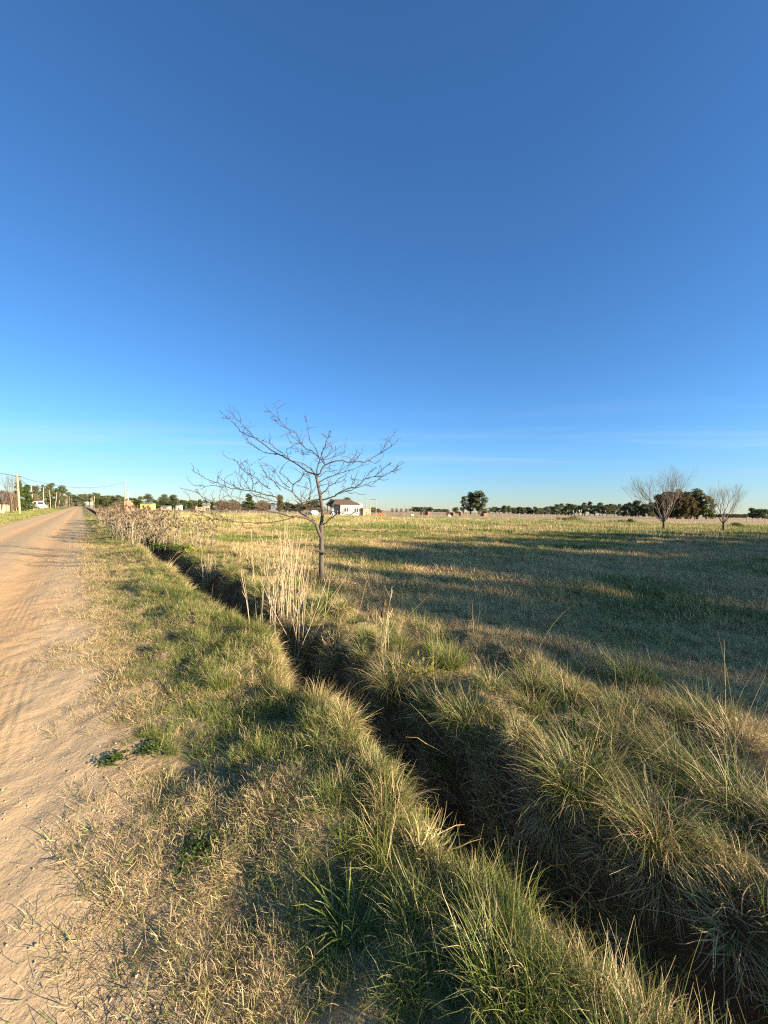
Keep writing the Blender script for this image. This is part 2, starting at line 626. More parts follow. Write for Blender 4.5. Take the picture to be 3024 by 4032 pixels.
HANG = tuft_collection('hanging_tuft', [blade_mesh('hanging_tuft', [
    blades(400 + i, 330, 0.15, (0.13, 0.34), (0.02, 1.15), (0.4, 2.0), (0.0022, 0.0042), 6, 0.22, 0.5, 0.85),
    blades(430 + i, 12, 0.10, (0.25, 0.50), (0.1, 1.2), (-0.2, 0.6), (0.0018, 0.0028), 4, 0.2)], M_GRASS) for i in range(6)])
STEM = tuft_collection('seed_stem', [blade_mesh('seed_stem', [
    blades(500 + i, 3 + i % 3, 0.06, (0.35, 0.75), (0.03, 0.5), (-0.2, 0.7), (0.0022, 0.0034), 5, 0.2, 0.5, 0.5)], M_GRASS) for i in range(7)])
PATCH = tuft_collection('field_patch', [blade_mesh('field_patch', [
    blades(600 + i, 260, 0.55, (0.07, 0.20), (0.1, 0.9), (0.2, 1.3), (0.006, 0.011), 3, 0.3, 0.5, 0.1),
    blades(630 + i, 60, 0.15, (0.12, 0.28), (0.1, 0.7), (0.2, 1.3), (0.006, 0.011), 3, 0.3, 0.5, 0.8)], M_GRASS) for i in range(7)])
FARP = tuft_collection('far_patch', [blade_mesh('far_patch', [
    blades(700 + i, 240, 1.1, (0.10, 0.30), (0.1, 0.8), (0.1, 1.0), (0.02, 0.04), 2, 0.3, 0.5, 0.1),
    blades(730 + i, 20, 1.0, (0.3, 0.6), (0.0, 0.3), (0.0, 0.5), (0.012, 0.02), 2, 0.2, 0.5, 0.1, 0.0, 0.4)], M_GRASS) for i in range(5)])

_gn = {}


def scatter_group(coll):
    if coll.name in _gn:
        return _gn[coll.name]
    g = bpy.data.node_groups.new('scatter_' + coll.name, 'GeometryNodeTree')
    g.interface.new_socket('Geometry', in_out='INPUT', socket_type='NodeSocketGeometry')
    g.interface.new_socket('Geometry', in_out='OUTPUT', socket_type='NodeSocketGeometry')
    N = g.nodes.new
    i = N('NodeGroupInput'); o = N('NodeGroupOutput')
    ci = N('GeometryNodeCollectionInfo'); ci.inputs['Collection'].default_value = coll
    ci.inputs['Separate Children'].default_value = True; ci.inputs['Reset Children'].default_value = True
    ip = N('GeometryNodeInstanceOnPoints'); ip.inputs['Pick Instance'].default_value = True

    def na(nm, dt):
        a = N('GeometryNodeInputNamedAttribute'); a.data_type = dt; a.inputs['Name'].default_value = nm
        return a.outputs['Attribute']
    L = g.links.new
    L(i.outputs[0], ip.inputs['Points']); L(ci.outputs[0], ip.inputs['Instance'])
    L(na('idx', 'INT'), ip.inputs['Instance Index'])
    e2r = N('FunctionNodeEulerToRotation')
    L(na('rot', 'FLOAT_VECTOR'), e2r.inputs[0]); L(e2r.outputs[0], ip.inputs['Rotation'])
    L(na('scl', 'FLOAT_VECTOR'), ip.inputs['Scale'])
    L(ip.outputs[0], o.inputs[0])
    _gn[coll.name] = g
    return g


def scatter(name, coll, s, t, scale, dry, hue, label, cat, tilt=0.12, zoff=0.0, kind='stuff'):
    n = len(s)
    x, y = xy(s, t)
    z = height_st(s, t) + zoff
    g = np.random.default_rng(len(name) * 91 + n)
    me = bpy.data.meshes.new(name)
    me.vertices.add(n); me.vertices.foreach_set('co', np.stack([x, y, z], -1).astype(np.float32).ravel())
    # lean with the slope
    e = 0.08
    gs = (height_st(s + e, t) - height_st(s - e, t)) / (2 * e)
    gt = (height_st(s, t + e) - height_st(s, t - e)) / (2 * e)
    gx = gs * DX + gt * NX; gy = gs * DY + gt * NY
    q = 0.55
    rot = np.stack([q * np.arctan(gy) + g.normal(0, tilt, n), -q * np.arctan(gx) + g.normal(0, tilt, n), np.zeros(n)], -1)
    # spin about z first: tilt is small, so add it in the euler z
    spin = g.random(n) * 2 * np.pi
    rx = rot[:, 0] * np.cos(spin) + rot[:, 1] * np.sin(spin); ry = -rot[:, 0] * np.sin(spin) + rot[:, 1] * np.cos(spin)
    rot = np.stack([rx, ry, spin], -1)
    sc3 = np.stack([scale * g.uniform(0.85, 1.15, n), scale * g.uniform(0.85, 1.15, n), scale * g.uniform(0.75, 1.25, n)], -1)
    for nm, tp, val, key in (('rot', 'FLOAT_VECTOR', rot, 'vector'), ('scl', 'FLOAT_VECTOR', sc3, 'vector'),
                             ('dry', 'FLOAT', dry, 'value'), ('hue', 'FLOAT', hue, 'value'),
                             ('idx', 'INT', g.integers(0, len(coll.objects), n), 'value')):
        a = me.attributes.new(nm, tp, 'POINT')
        a.data.foreach_set(key, np.asarray(val).astype(np.int32 if tp == 'INT' else np.float32).ravel())
    o = bpy.data.objects.new(name, me); COL.objects.link(o)
    md = o.modifiers.new('scatter', 'NODES'); md.node_group = scatter_group(coll)
    tag(o, label, cat, None, kind)
    return o


def ring_points(r0, r1, dens, ang=(-62, 62), full=False, power=0.0, ref=1.0, cap=400000, seed=1):
    """random ground points with density dens*(ref/r)^power per square metre, in polar rings about the camera"""
    g = np.random.default_rng(seed)
    edges = np.geomspace(r0, r1, 60)
    out = []
    for a, b in zip(edges[:-1], edges[1:]):
        rm = math.sqrt(a * b)
        d = dens * min(1.0, (ref / rm)) ** power
        span = math.radians(360 if full else ang[1] - ang[0])
        n = g.poisson(d * 0.5 * (b * b - a * a) * span)
        r = np.sqrt(g.uniform(a * a, b * b, n))
        th = g.uniform(-math.pi, math.pi, n) if full else g.uniform(R(ang[0]), R(ang[1]), n)
        out.append(np.stack([r * np.sin(th), r * np.cos(th)], -1))
    p = np.concatenate(out)
    return st(p[:, 0], p[:, 1])


def pick(s, t, prob, seed=3):
    g = np.random.default_rng(seed)
    k = g.random(len(s)) < prob
    return s[k], t[k]


def dryness(s, t):
    x, y = xy(s, t)
    return fbm(x * 0.55, y * 0.55, 71, 4), fbm(x * 0.16 + 5, y * 0.16, 77, 3), fbm(x * 1.6, y * 1.6, 79, 3)


# --- straw and dry mat over road edge and verge
s, t = ring_points(0.5, 26, 850, ang=(-100, 100), power=1.5, ref=2.4, seed=11)
l, r = lips(s)
edge = fbm(s * 1.1, t * 1.1, 83, 4)
e0 = 0.04 + 0.12 * sstep(3.5, 1.2, s)
pr = np.where(t > e0 + 0.15, 0.9, 0.9 * np.exp((t - e0 - 0.15) / 0.24)) * np.where(t < l + 0.1, 1, 0) * sstep(0.30, 0.52, edge + 0.25 * t)
bare = 0.9 * np.exp(-(((s - 2.6) / 0.5) ** 2 + ((t - 0.35) / 0.22) ** 2))
a, b, c = dryness(s, t)
grn = sstep(0.465, 0.555, 0.55 * a + 0.45 * c + 0.10 * (t - 0.7))
s, t = pick(s, t, np.clip(pr * (1 - 0.85 * grn * sstep(0.3, 0.6, t)) - bare, 0, 1), 12)
a, b, c = dryness(s, t)
dry = np.clip(0.86 + 0.5 * (c - 0.5) - 0.22 * sstep(0.5, 1.4, t), 0.4, 1)
scatter('straw_litter', STRAW, s, t, 0.68 + 0.08 * np.hypot(s, t), dry, 0.4 + 0 * s,
        'mat of dry yellow straw along the road edge', 'straw', 0.15)

# --- short verge grass
s, t = ring_points(0.6, 60, 260, ang=(-100, 100), power=1.35, ref=3.5, seed=21)
l, r = lips(s)
a, b, c = dryness(s, t)
grn = sstep(0.465, 0.555, 0.55 * a + 0.45 * c + 0.10 * (t - 0.7))
pr = sstep(0.15, 0.75, t + 0.5 * (a - 0.5)) * (t < l + 0.12) * (0.35 + 0.65 * grn)
k = np.random.default_rng(22).random(len(s)) < pr
s, t, a, c, grn = s[k], t[k], a[k], c[k], grn[k]
dry = np.clip(0.90 - 0.78 * grn + 0.15 * np.random.default_rng(23).normal(0, 1, len(s)), 0.08, 1)
scatter('verge_grass', LAWN, s, t, (0.42 + 0.25 * sstep(0.6, 1.5, t)) * (1 + 0.03 * np.hypot(s, t)), dry, np.clip(c, 0, 1),
        'short green and yellow grass on the verge beside the road', 'grass', 0.2)

# --- longer grass towards the ditch's left lip
s, t = ring_points(0.7, 60, 62, ang=(-100, 100), power=1.2, ref=3.5, seed=31)
l, r = lips(s)
a, b, c = dryness(s, t)
grn = sstep(0.44, 0.54, 0.5 * a + 0.5 * c)
big = sstep(2.0, 1.0, s) * sstep(0.7, 1.1, t)
near_lip = sstep(0.85, 1.45, t + 0.3 * big) * (t < l + 0.14)
pr = near_lip * (0.2 + 0.8 * grn)
k = np.random.default_rng(32).random(len(s)) < pr
s, t, grn, c, big = s[k], t[k], grn[k], c[k], big[k]
dry = np.clip(0.80 - 0.64 * grn + 0.18 * np.random.default_rng(33).normal(0, 1, len(s)), 0.06, 1)
scatter('lip_grass', TALL, s, t, 0.33 + 0.2 * big + 0.14 * c, dry, np.clip(c, 0, 1),
        'longer bright green grass on the near lip of the ditch', 'grass', 0.2)

# --- ditch walls
s, t = ring_points(0.9, 50, 85, ang=(-90, 120), power=1.2, ref=3.0, seed=41)
l, r = lips(s)
u = (t - l) / (r - l)
pr = ((u > -0.02) & (u < 1.02)) * np.where(u < 0.3, 0.9, np.where(u > 0.55, 1.0, 0.35))
s, t = pick(s, t, pr, 42)
a, b, c = dryness(s, t)
scatter('ditch_grass', LAWN, s, t, 0.9 + 0.5 * c, np.clip(0.75 + 0.4 * (a - 0.5), 0.3, 1), c,
        'sparse dry grass clinging to the dark ditch walls', 'grass', 0.35)

# --- straw hanging over the near lip
s, t = ring_points(0.9, 40, 70, ang=(-90, 100), power=1.1, ref=3.0, seed=45)
l, r = lips(s)
a, b, c = dryness(s, t)
s, t = pick(s, t, (np.abs(t - l - 0.02) < 0.11) * (0.35 + 0.65 * sstep(0.4, 0.6, c)), 46)
a, b, c = dryness(s, t)
scatter('lip_straw', HANG, s, t, 0.40 + 0.3 * c, np.clip(0.85 - 0.9 * sstep(0.5, 0.62, a), 0.15, 1), c,
        'drooping straw and green grass hanging over the near lip of the ditch', 'grass', 0.3)

# --- right bank: coarse drooping grass
def spaced(r0, r1, space, seed, keep):
    """points kept apart by a spacing that grows with distance, nearest first"""
    s, t = ring_points(r0, r1, 60, ang=(-70, 125), power=1.3, ref=3.0, seed=seed)
    k = keep(s, t); s, t = s[k], t[k]
    o = np.argsort(np.hypot(s, t)); s, t = s[o], t[o]
    ps = np.empty((0, 2)); out = []
    for i in range(len(s)):
        d = space * (1 + 0.035 * math.hypot(s[i], t[i]))
        if len(out) == 0 or np.min((ps[:, 0] - s[i]) ** 2 + (ps[:, 1] - t[i]) ** 2) > d * d:
            out.append(i); ps = np.vstack([ps, [s[i], t[i]]])
    return s[out], t[out]


def on_wall(s, t):
    l, r = lips(s)
    u = (t - l) / (r - l)
    return (u > 0.62) & (u < 0.98)


s, t = spaced(0.9, 30, 0.17, 57, on_wall)
a, b, c = dryness(s, t)
g = np.random.default_rng(58)
scatter('wall_grass', HANG, s, t, 0.42 + 0.4 * g.random(len(s)), np.clip(0.72 + 1.0 * (a - 0.5), 0.25, 1), g.random(len(s)),
        'grey dry grass hanging down the shaded right wall of the ditch', 'grass', 0.2)


def on_bank(s, t):
    l, r = lips(s)
    a, b, c = dryness(s, t)
    return (t - r > -0.16) & (t - r < 1.15 + 1.2 * (a - 0.5) + 0.3 * np.sin(s * 2.1))


s, t = spaced(1.1, 55, 0.31, 51, on_bank)
a, b, c = dryness(s, t)
g = np.random.default_rng(53)
dry = np.clip(0.40 + 1.4 * (a - 0.5) + 0.2 * g.normal(0, 1, len(s)), 0.12, 0.9)
scatter('bank_grass', HANG, s, t, (0.48 + 0.42 * g.random(len(s))) * (1 + 0.012 * np.hypot(s, t)), dry, g.random(len(s)),
        'coarse rounded grass tussocks on the far bank of the ditch', 'grass', 0.12)
s, t = ring_points(1.2, 40, 55, ang=(-70, 125), power=1.2, ref=4.0, seed=55)
l, r = lips(s)
a, b, c = dryness(s, t)
s, t = pick(s, t, sstep(-0.1, 0.05, t - r) * (1 - sstep(1.0, 2.0, t - r)) * 0.8, 56)
a, b, c = dryness(s, t)
scatter('bank_thatch', LAWN, s, t, 0.5 + 0.3 * c, np.clip(0.75 + 0.8 * (a - 0.5), 0.3, 1), c,
        'short dry thatch between the tussocks of the far bank', 'grass', 0.3)


# --- pasture grass, in three distance bands
def field_dry(s, t):
    x, y = xy(s, t)
    a, b, c = dryness(s, t)
    d = 0.90 - 0.62 * sstep(12, 24, y + 6 * (b - 0.5))
    return np.clip(d + 2.2 * (a - 0.5) + 1.8 * (b - 0.5) + 0.8 * (c - 0.5), 0.06, 0.98), c


s, t = ring_points(2.5, 15, 150, ang=(-60, 115), power=1.2, ref=4.0, seed=61)
l, r = lips(s)
s, t = pick(s, t, sstep(0.5, 1.6, t - r), 62)
d, c = field_dry(s, t)
scatter('pasture_grass', LAWN, s, t, (0.55 + 0.3 * c) * (1 + 0.03 * np.hypot(s, t)), d, c,
        'short dry and green grass of the near pasture', 'grass', 0.2)
s, t = ring_points(8, 62, 9.0, ang=(-58, 70), power=1.25, ref=12.0, seed=65)
l, r = lips(s)
s, t = pick(s, t, sstep(0.8, 1.8, t - r), 66)
d, c = field_dry(s, t)
scatter('meadow_grass', PATCH, s, t, 0.62 + 0.4 * c + 0.005 * np.hypot(s, t), d, c,
        'clumpy olive and straw coloured grass across the pasture', 'grass', 0.1)
s, t = ring_points(34, 105, 1.5, ang=(-58, 62), power=0.8, ref=40.0, seed=67)
l, r = lips(s)
x, y = xy(s, t)
s, t = pick(s, t, sstep(0.8, 1.8, t - r) * (y < 100 + 0.06 * x), 68)
d, c = field_dry(s, t)
scatter('distant_grass', FARP, s, t, 0.8 + 0.5 * c, np.clip(d - 0.12, 0, 1), c * 0.5,
        'far pasture grass in front of the wire fence', 'grass', 0.05)
# left verge beyond the road
s, t = ring_points(6, 150, 8.0, ang=(-100, -38), power=1.0, ref=20.0, seed=71)
s, t = pick(s, t, ((t < -4.75) & (t > -13)) * 0.9, 72)
a, b, c = dryness(s, t)
scatter('roadside_grass', PATCH, s, t, 0.7 + 0.3 * c, np.clip(0.25 + 0.8 * (a - 0.5), 0.05, 0.7), c * 0.5,
        'bright green grass strip across the road by the stake fence', 'grass', 0.1)
# tall thin seed stems
s, t = ring_points(1.2, 45, 3.2, ang=(-70, 115), power=0.75, ref=4.0, seed=81)
l, r = lips(s)
a, b, c = dryness(s, t)
pr = np.where(t < l, sstep(0.9, 1.4, t) * 0.6, np.where(t < r - 0.1, 0.12, np.where(t < r + 2.2, 0.9, 0.12)))
s, t = pick(s, t, pr, 82)
scatter('seed_stems', STEM, s, t, 0.65 + 0.5 * np.random.default_rng(83).random(len(s)), np.full(len(s), 0.97), np.full(len(s), 0.5),
        'scattered thin dry seed stems standing above the grass', 'grass stems', 0.2)

# --- clods and gravel on the road
M_CLOD = simple_mat('road_clod', (0.42, 0.31, 0.19), (0.32, 0.225, 0.135), 30, 0.95)


def clod_mesh(seed):
    m = MB(); q = random.Random(seed)
    m.blob((0, 0, 0.15), 1.0, 0.75, 0.55, 0, 0.5, 6, 4, 0.5, q)
    return m.mesh('road_clod', [M_CLOD])


CLOD = tuft_collection('road_clod', [clod_mesh(i) for i in range(6)])
s, t = ring_points(0.6, 16, 900, ang=(-100, 40), power=1.5, ref=2.0, seed=91)
cl = fbm(s * 1.5, t * 1.5, 93, 4)
s, t = pick(s, t, (t < 0.9) * (t > -4.7) * sstep(0.38, 0.7, cl + 0.12 * np.exp(-((t + 0.2) / 0.6) ** 2)), 92)
g = np.random.default_rng(94)
scatter('road_gravel', CLOD, s, t, 0.002 + 0.006 * g.random(len(s)) ** 3.5, 0 * s, 0 * s,
        'loose soil crumbs and small stones on the dirt road', 'gravel', 0.5, 0.0)


s, t = ring_points(0.9, 14, 260, ang=(-90, 100), power=1.3, ref=2.5, seed=95)
l, r = lips(s)
u = (t - l) / (r - l)
s, t = pick(s, t, ((u > 0.12) & (u < 0.75)) * 0.8, 96)
g = np.random.default_rng(97)
scatter('ditch_clods', CLOD, s, t, 0.005 + 0.022 * g.random(len(s)) ** 2.5, 0 * s, 0 * s,
        'crumbled earth clods on the floor of the ditch', 'clods', 0.5, 0.0)


# ------------------------------------------------------------------ leaves, bark, other materials
def mat_leaf(name, c1, c2, transl=0.25):
    m, nt = new_mat(name); T = NT(nt)
    col = T.mix(T.attr('tint'), c1, c2)
    df = T.n('ShaderNodeBsdfDiffuse'); T.link(col, df.inputs[0])
    tr = T.n('ShaderNodeBsdfTranslucent'); T.link(col, tr.inputs[0])
    mx = T.n('ShaderNodeMixShader'); mx.inputs[0].default_value = transl
    T.link(df.outputs[0], mx.inputs[1]); T.link(tr.outputs[0], mx.inputs[2])
    o = T.n('ShaderNodeOutputMaterial'); T.link(mx.outputs[0], o.inputs[0])
    return m


M_EUC = mat_leaf('gum_leaves', (0.042, 0.054, 0.028), (0.145, 0.155, 0.085))
M_OLIVE = mat_leaf('olive_leaves', (0.045, 0.058, 0.018), (0.14, 0.15, 0.05))
M_PINE = mat_leaf('conifer_needles', (0.024, 0.044, 0.014), (0.085, 0.115, 0.036))
M_CASU = mat_leaf('brown_green_needles', (0.048, 0.043, 0.024), (0.15, 0.125, 0.068))
M_BTWIG = mat_leaf('bare_twigs', (0.07, 0.05, 0.034), (0.19, 0.135, 0.09), 0.0)
M_BARK = simple_mat('grey_bark', (0.105, 0.088, 0.072), (0.058, 0.048, 0.04), 14, 0.9, 0.6, (1, 1, 0.25))
M_DBARK = simple_mat('dark_bark', (0.105, 0.085, 0.068), (0.06, 0.045, 0.035), 12, 0.9, 0.6, (1, 1, 0.25))
M_GREYTW = simple_mat('grey_branches', (0.18, 0.145, 0.115), (0.11, 0.088, 0.07), 8, 0.9, 0.3)
M_POLE = simple_mat('weathered_pole', (0.36, 0.29, 0.18), (0.25, 0.205, 0.135), 4, 0.85, 0.2, (4, 4, 0.3))
M_STAKE = simple_mat('grey_stakes', (0.36, 0.29, 0.20), (0.22, 0.17, 0.12), 4, 0.9, 0.2, (4, 4, 0.4))
M_WIRE = simple_mat('black_cable', (0.03, 0.03, 0.03), (0.05, 0.05, 0.05), 3, 0.6)
M_METAL = simple_mat('grey_metal', (0.35, 0.35, 0.35), (0.25, 0.25, 0.25), 5, 0.5, 0, None, 0.6)
M_WHITE = simple_mat('white_paint', (0.78, 0.77, 0.74), (0.68, 0.66, 0.62), 3, 0.6)
M_DARKGL = simple_mat('dark_glass', (0.02, 0.025, 0.03), (0.03, 0.03, 0.035), 3, 0.12, spec=0.6)
M_RENDER = simple_mat('stained_render', (0.46, 0.42, 0.345), (0.37, 0.335, 0.27), 1.2, 0.9, 0.2, (1, 1, 0.4))
M_BRICK = None


def mat_brick():
    m, nt = new_mat('red_bricks'); T = NT(nt)
    tc = T.n('ShaderNodeTexCoord').outputs['Object']
    sep = T.n('ShaderNodeSeparateXYZ'); T.link(tc, sep.inputs[0])
    v = T.vec(T.math('ADD', sep.outputs[0], sep.outputs[1]), sep.outputs[2], 0.0)
    b = T.n('ShaderNodeTexBrick'); T.link(v, b.inputs['Vector'])
    b.inputs['Scale'].default_value = 4.0
    b.inputs['Color1'].default_value = (0.42, 0.17, 0.10, 1); b.inputs['Color2'].default_value = (0.32, 0.12, 0.075, 1)
    b.inputs['Mortar'].default_value = (0.40, 0.31, 0.24, 1); b.inputs['Mortar Size'].default_value = 0.025
    T.out_principled(b.outputs[0], 0.9)
    return m


M_BRICK = mat_brick()


def mat_tile():
    m, nt = new_mat('brown_roof_tiles'); T = NT(nt)
    tc = T.n('ShaderNodeTexCoord').outputs['Object']
    w = T.n('ShaderNodeTexWave'); w.bands_direction = 'Z'; w.inputs['Scale'].default_value = 2.4
    w.inputs['Distortion'].default_value = 0.4; T.link(tc, w.inputs[0])
    n = T.noise(tc, 2.5, 4.0, 0.6)
    col = T.mix(n, (0.055, 0.042, 0.034), (0.115, 0.088, 0.068))
    T.out_principled(T.mix(T.math('MULTIPLY', w.outputs[1], 0.35), col, (0.09, 0.06, 0.045)), 0.9)
    return m


M_TILE = mat_tile()
M_ORANGE = simple_mat('orange_clay', (0.75, 0.19, 0.03), (0.58, 0.13, 0.03), 6, 0.7)
M_YELLOW = simple_mat('yellow_wall', (0.48, 0.37, 0.13), (0.38, 0.29, 0.10), 2, 0.9)
M_DARKWOOD = simple_mat('dark_wood', (0.07, 0.05, 0.035), (0.11, 0.08, 0.055), 6, 0.9)
M_SHADOWY = simple_mat('shaded_brick', (0.06, 0.04, 0.03), (0.09, 0.06, 0.045), 6, 0.95)  # dark brick: shade put into the colour
M_BLUE = simple_mat('blue_cloth', (0.16, 0.22, 0.42), (0.6, 0.62, 0.66), 4, 0.8)
M_ZINC = simple_mat('zinc_sheet', (0.26, 0.28, 0.30), (0.18, 0.20, 0.22), 3, 0.45, 0, None, 0.3)


# ------------------------------------------------------------------ thorn tree
def P(cr, x, y):
    ox, oy, k = {'A': (750, 1580, 0.3014), 'B': (1150, 1580, 0.3014), 'C': (720, 1820, 0.3315), 'D': (1150, 1820, 0.3014)}[cr]
    return ox + x * k, oy + y * k


TB = """
D .060 .046 | 390,1530 386,1300 386,1100 386,960 381,820
D .042 .028 | 381,820 395,720 405,640 385,560 370,450 345,320 325,230 315,178
D .040 .020 | 384,1000 366,950 340,890 312,800 240,750 160,720 60,705 0,715
C .014 .0045 | 1297,652 1230,630 1120,600 1010,575 900,570 800,560 680,545 560,530 430,500 310,450 230,410 150,340
C .016 .004 | 1545,690 1440,630 1340,560 1230,550 1180,470 1100,410 1000,390 870,350 800,335 700,325 560,310 470,270 380,235 290,205 200,150 100,90
C .006 .003 | 480,300 400,280 280,285 200,270
C .007 .003 | 700,328 600,280 500,235 410,165
C .008 .003 | 820,340 830,250 820,170 790,110 790,50 860,0
A .005 .003 | 870,770 920,755 980,720
A .005 .003 | 770,840 740,800 700,780
C .007 .003 | 800,330 750,250 700,180 610,95
C .009 .003 | 1040,320 950,270 880,190 780,140 700,80 640,0
A .005 .003 | 680,890 630,820 565,755
C .009 .003 | 1160,330 1100,250 1010,170 950,90 930,40 900,0
C .008 .003 | 1270,300 1190,250 1130,160 1040,80 980,20
C .010 .004 | 1300,350 1310,260 1400,210 1440,120 1470,105
C .011 .005 | 1500,445 1520,340 1520,250 1500,170 1480,115
C .007 .003 | 1310,270 1250,200 1180,150 1150,120 1190,30
C .006 .003 | 1500,320 1420,290 1350,260
C .012 .003 | 1470,540 1370,430 1300,350 1200,300 1120,250 1030,200 910,140
C .012 .004 | 1545,520 1470,530 1380,545 1290,510 1200,480 1100,470 980,430 850,400
C .010 .003 | 1290,665 1180,690 1040,720 900,720 760,715 620,710 540,690 480,670 340,610 240,590 140,560 20,530
C .006 .003 | 620,708 460,690 330,680 250,640 170,600 60,570
C .007 .003 | 800,560 700,500 620,470 550,400 520,360 450,310
C .006 .003 | 680,545 570,560 500,590 400,580
C .007 .003 | 1000,575 900,520 800,470 700,440 580,400
A .018 .004 | 1640,972 1600,940 1520,915 1440,850 1330,785 1200,715 1140,690 1040,630 980,575 900,520 830,470 740,450 650,390 600,325 520,240 430,170 370,115
A .008 .003 | 1140,690 1050,685 940,660 860,605 800,570 740,515 690,450 650,390
A .008 .003 | 830,470 780,410 720,345 660,280 580,220 540,165 475,105
A .004 .0025 | 580,220 520,205 460,165
A .007 .003 | 1310,770 1220,690 1150,640 1070,580 1020,540 930,505
A .005 .003 | 1280,730 1260,680 1248,600
A .012 .006 | 1640,965 1560,870 1440,800 1340,785
B .014 .008 | 317,975 320,910 350,800 368,760 330,710 260,650 180,620
A .008 .003 | 1507,620 1440,560 1410,480 1370,410 1280,360 1200,300 1160,230 1140,150 1130,95 1080,25
A .005 .0025 | 1160,230 1090,190 1035,125
A .006 .0025 | 1280,365 1190,320 1130,280 1062,200
A .006 .003 | 1500,600 1390,510 1320,440 1280,370
A .005 .0025 | 1500,640 1410,640 1370,580 1300,535
A .005 .0025 | 1560,700 1480,690 1420,660 1360,650
B .012 .008 | 440,830 400,795 368,760
B .009 .003 | 362,755 320,640 290,590 240,530 220,430 200,340 190,250 155,185
B .008 .003 | 375,750 395,650 430,580 465,490 420,455 375,420
B .004 .0025 | 465,490 490,465 520,455
B .005 .0025 | 405,640 480,590 550,540 620,500
B .007 .0025 | 380,760 480,700 540,650 630,600 690,560 720,495
B .006 .0025 | 390,765 500,750 570,705 620,680 680,640
B .018 .003 | 317,978 370,940 390,880 440,830 510,795 590,780 660,770 740,805 850,780 940,800 1010,770 1060,735 1150,680 1210,590 1260,520 1320,440 1375,370
B .007 .0025 | 1150,680 1240,630 1310,580 1360,530 1405,485
B .006 .0025 | 740,800 800,740 840,680 850,620
B .006 .0025 | 800,790 860,740 900,680 940,590
B .005 .0025 | 1000,780 1090,810 1150,775
B .005 .0025 | 690,780 650,850 620,920
B .012 .003 | 345,1065 400,1025 500,985 570,960 660,930 740,910 820,880 910,840 1000,825
B .007 .003 | 570,960 640,900 720,840 830,800
B .006 .003 | 335,990 380,970 430,920 540,910 600,900
B .010 .003 | 378,1215 440,1170 480,1110 550,1075 610,1010 700,960 760,900
B .006 .003 | 550,1075 640,1050 700,1000 710,960
B .006 .003 | 470,1130 475,1200 490,1240
B .005 .003 | 360,1110 430,1085 500,1070
D .016 .003 | 370,500 450,482 560,440 610,400 680,370 750,335 820,330 890,285 940,225 1050,190 1180,180 1290,130 1330,100 1400,40 1470,0
D .008 .003 | 600,410 720,380 850,335 950,300 1010,270 1100,240 1180,190
D .007 .003 | 1080,185 1170,110 1250,40 1300,10
D .006 .003 | 960,215 1000,150 1050,100 1095,65
D .006 .003 | 780,333 790,260 770,150
D .005 .003 | 1300,122 1380,110 1430,75
D .005 .003 | 650,385 690,330 660,310 710,230
D .013 .004 | 398,818 440,790 490,745 550,700 585,655 660,670 750,690 840,650 920,610
D .006 .003 | 585,655 530,640 440,630 380,640
D .012 .004 | 372,490 300,490 170,520 80,560 0,600
D .008 .003 | 310,800 250,680 200,590 180,500
D .008 .003 | 240,440 180,520 60,480 0,370
"""
TREE_Y = 8.35
tree_pts = []   # (px, py, depth)


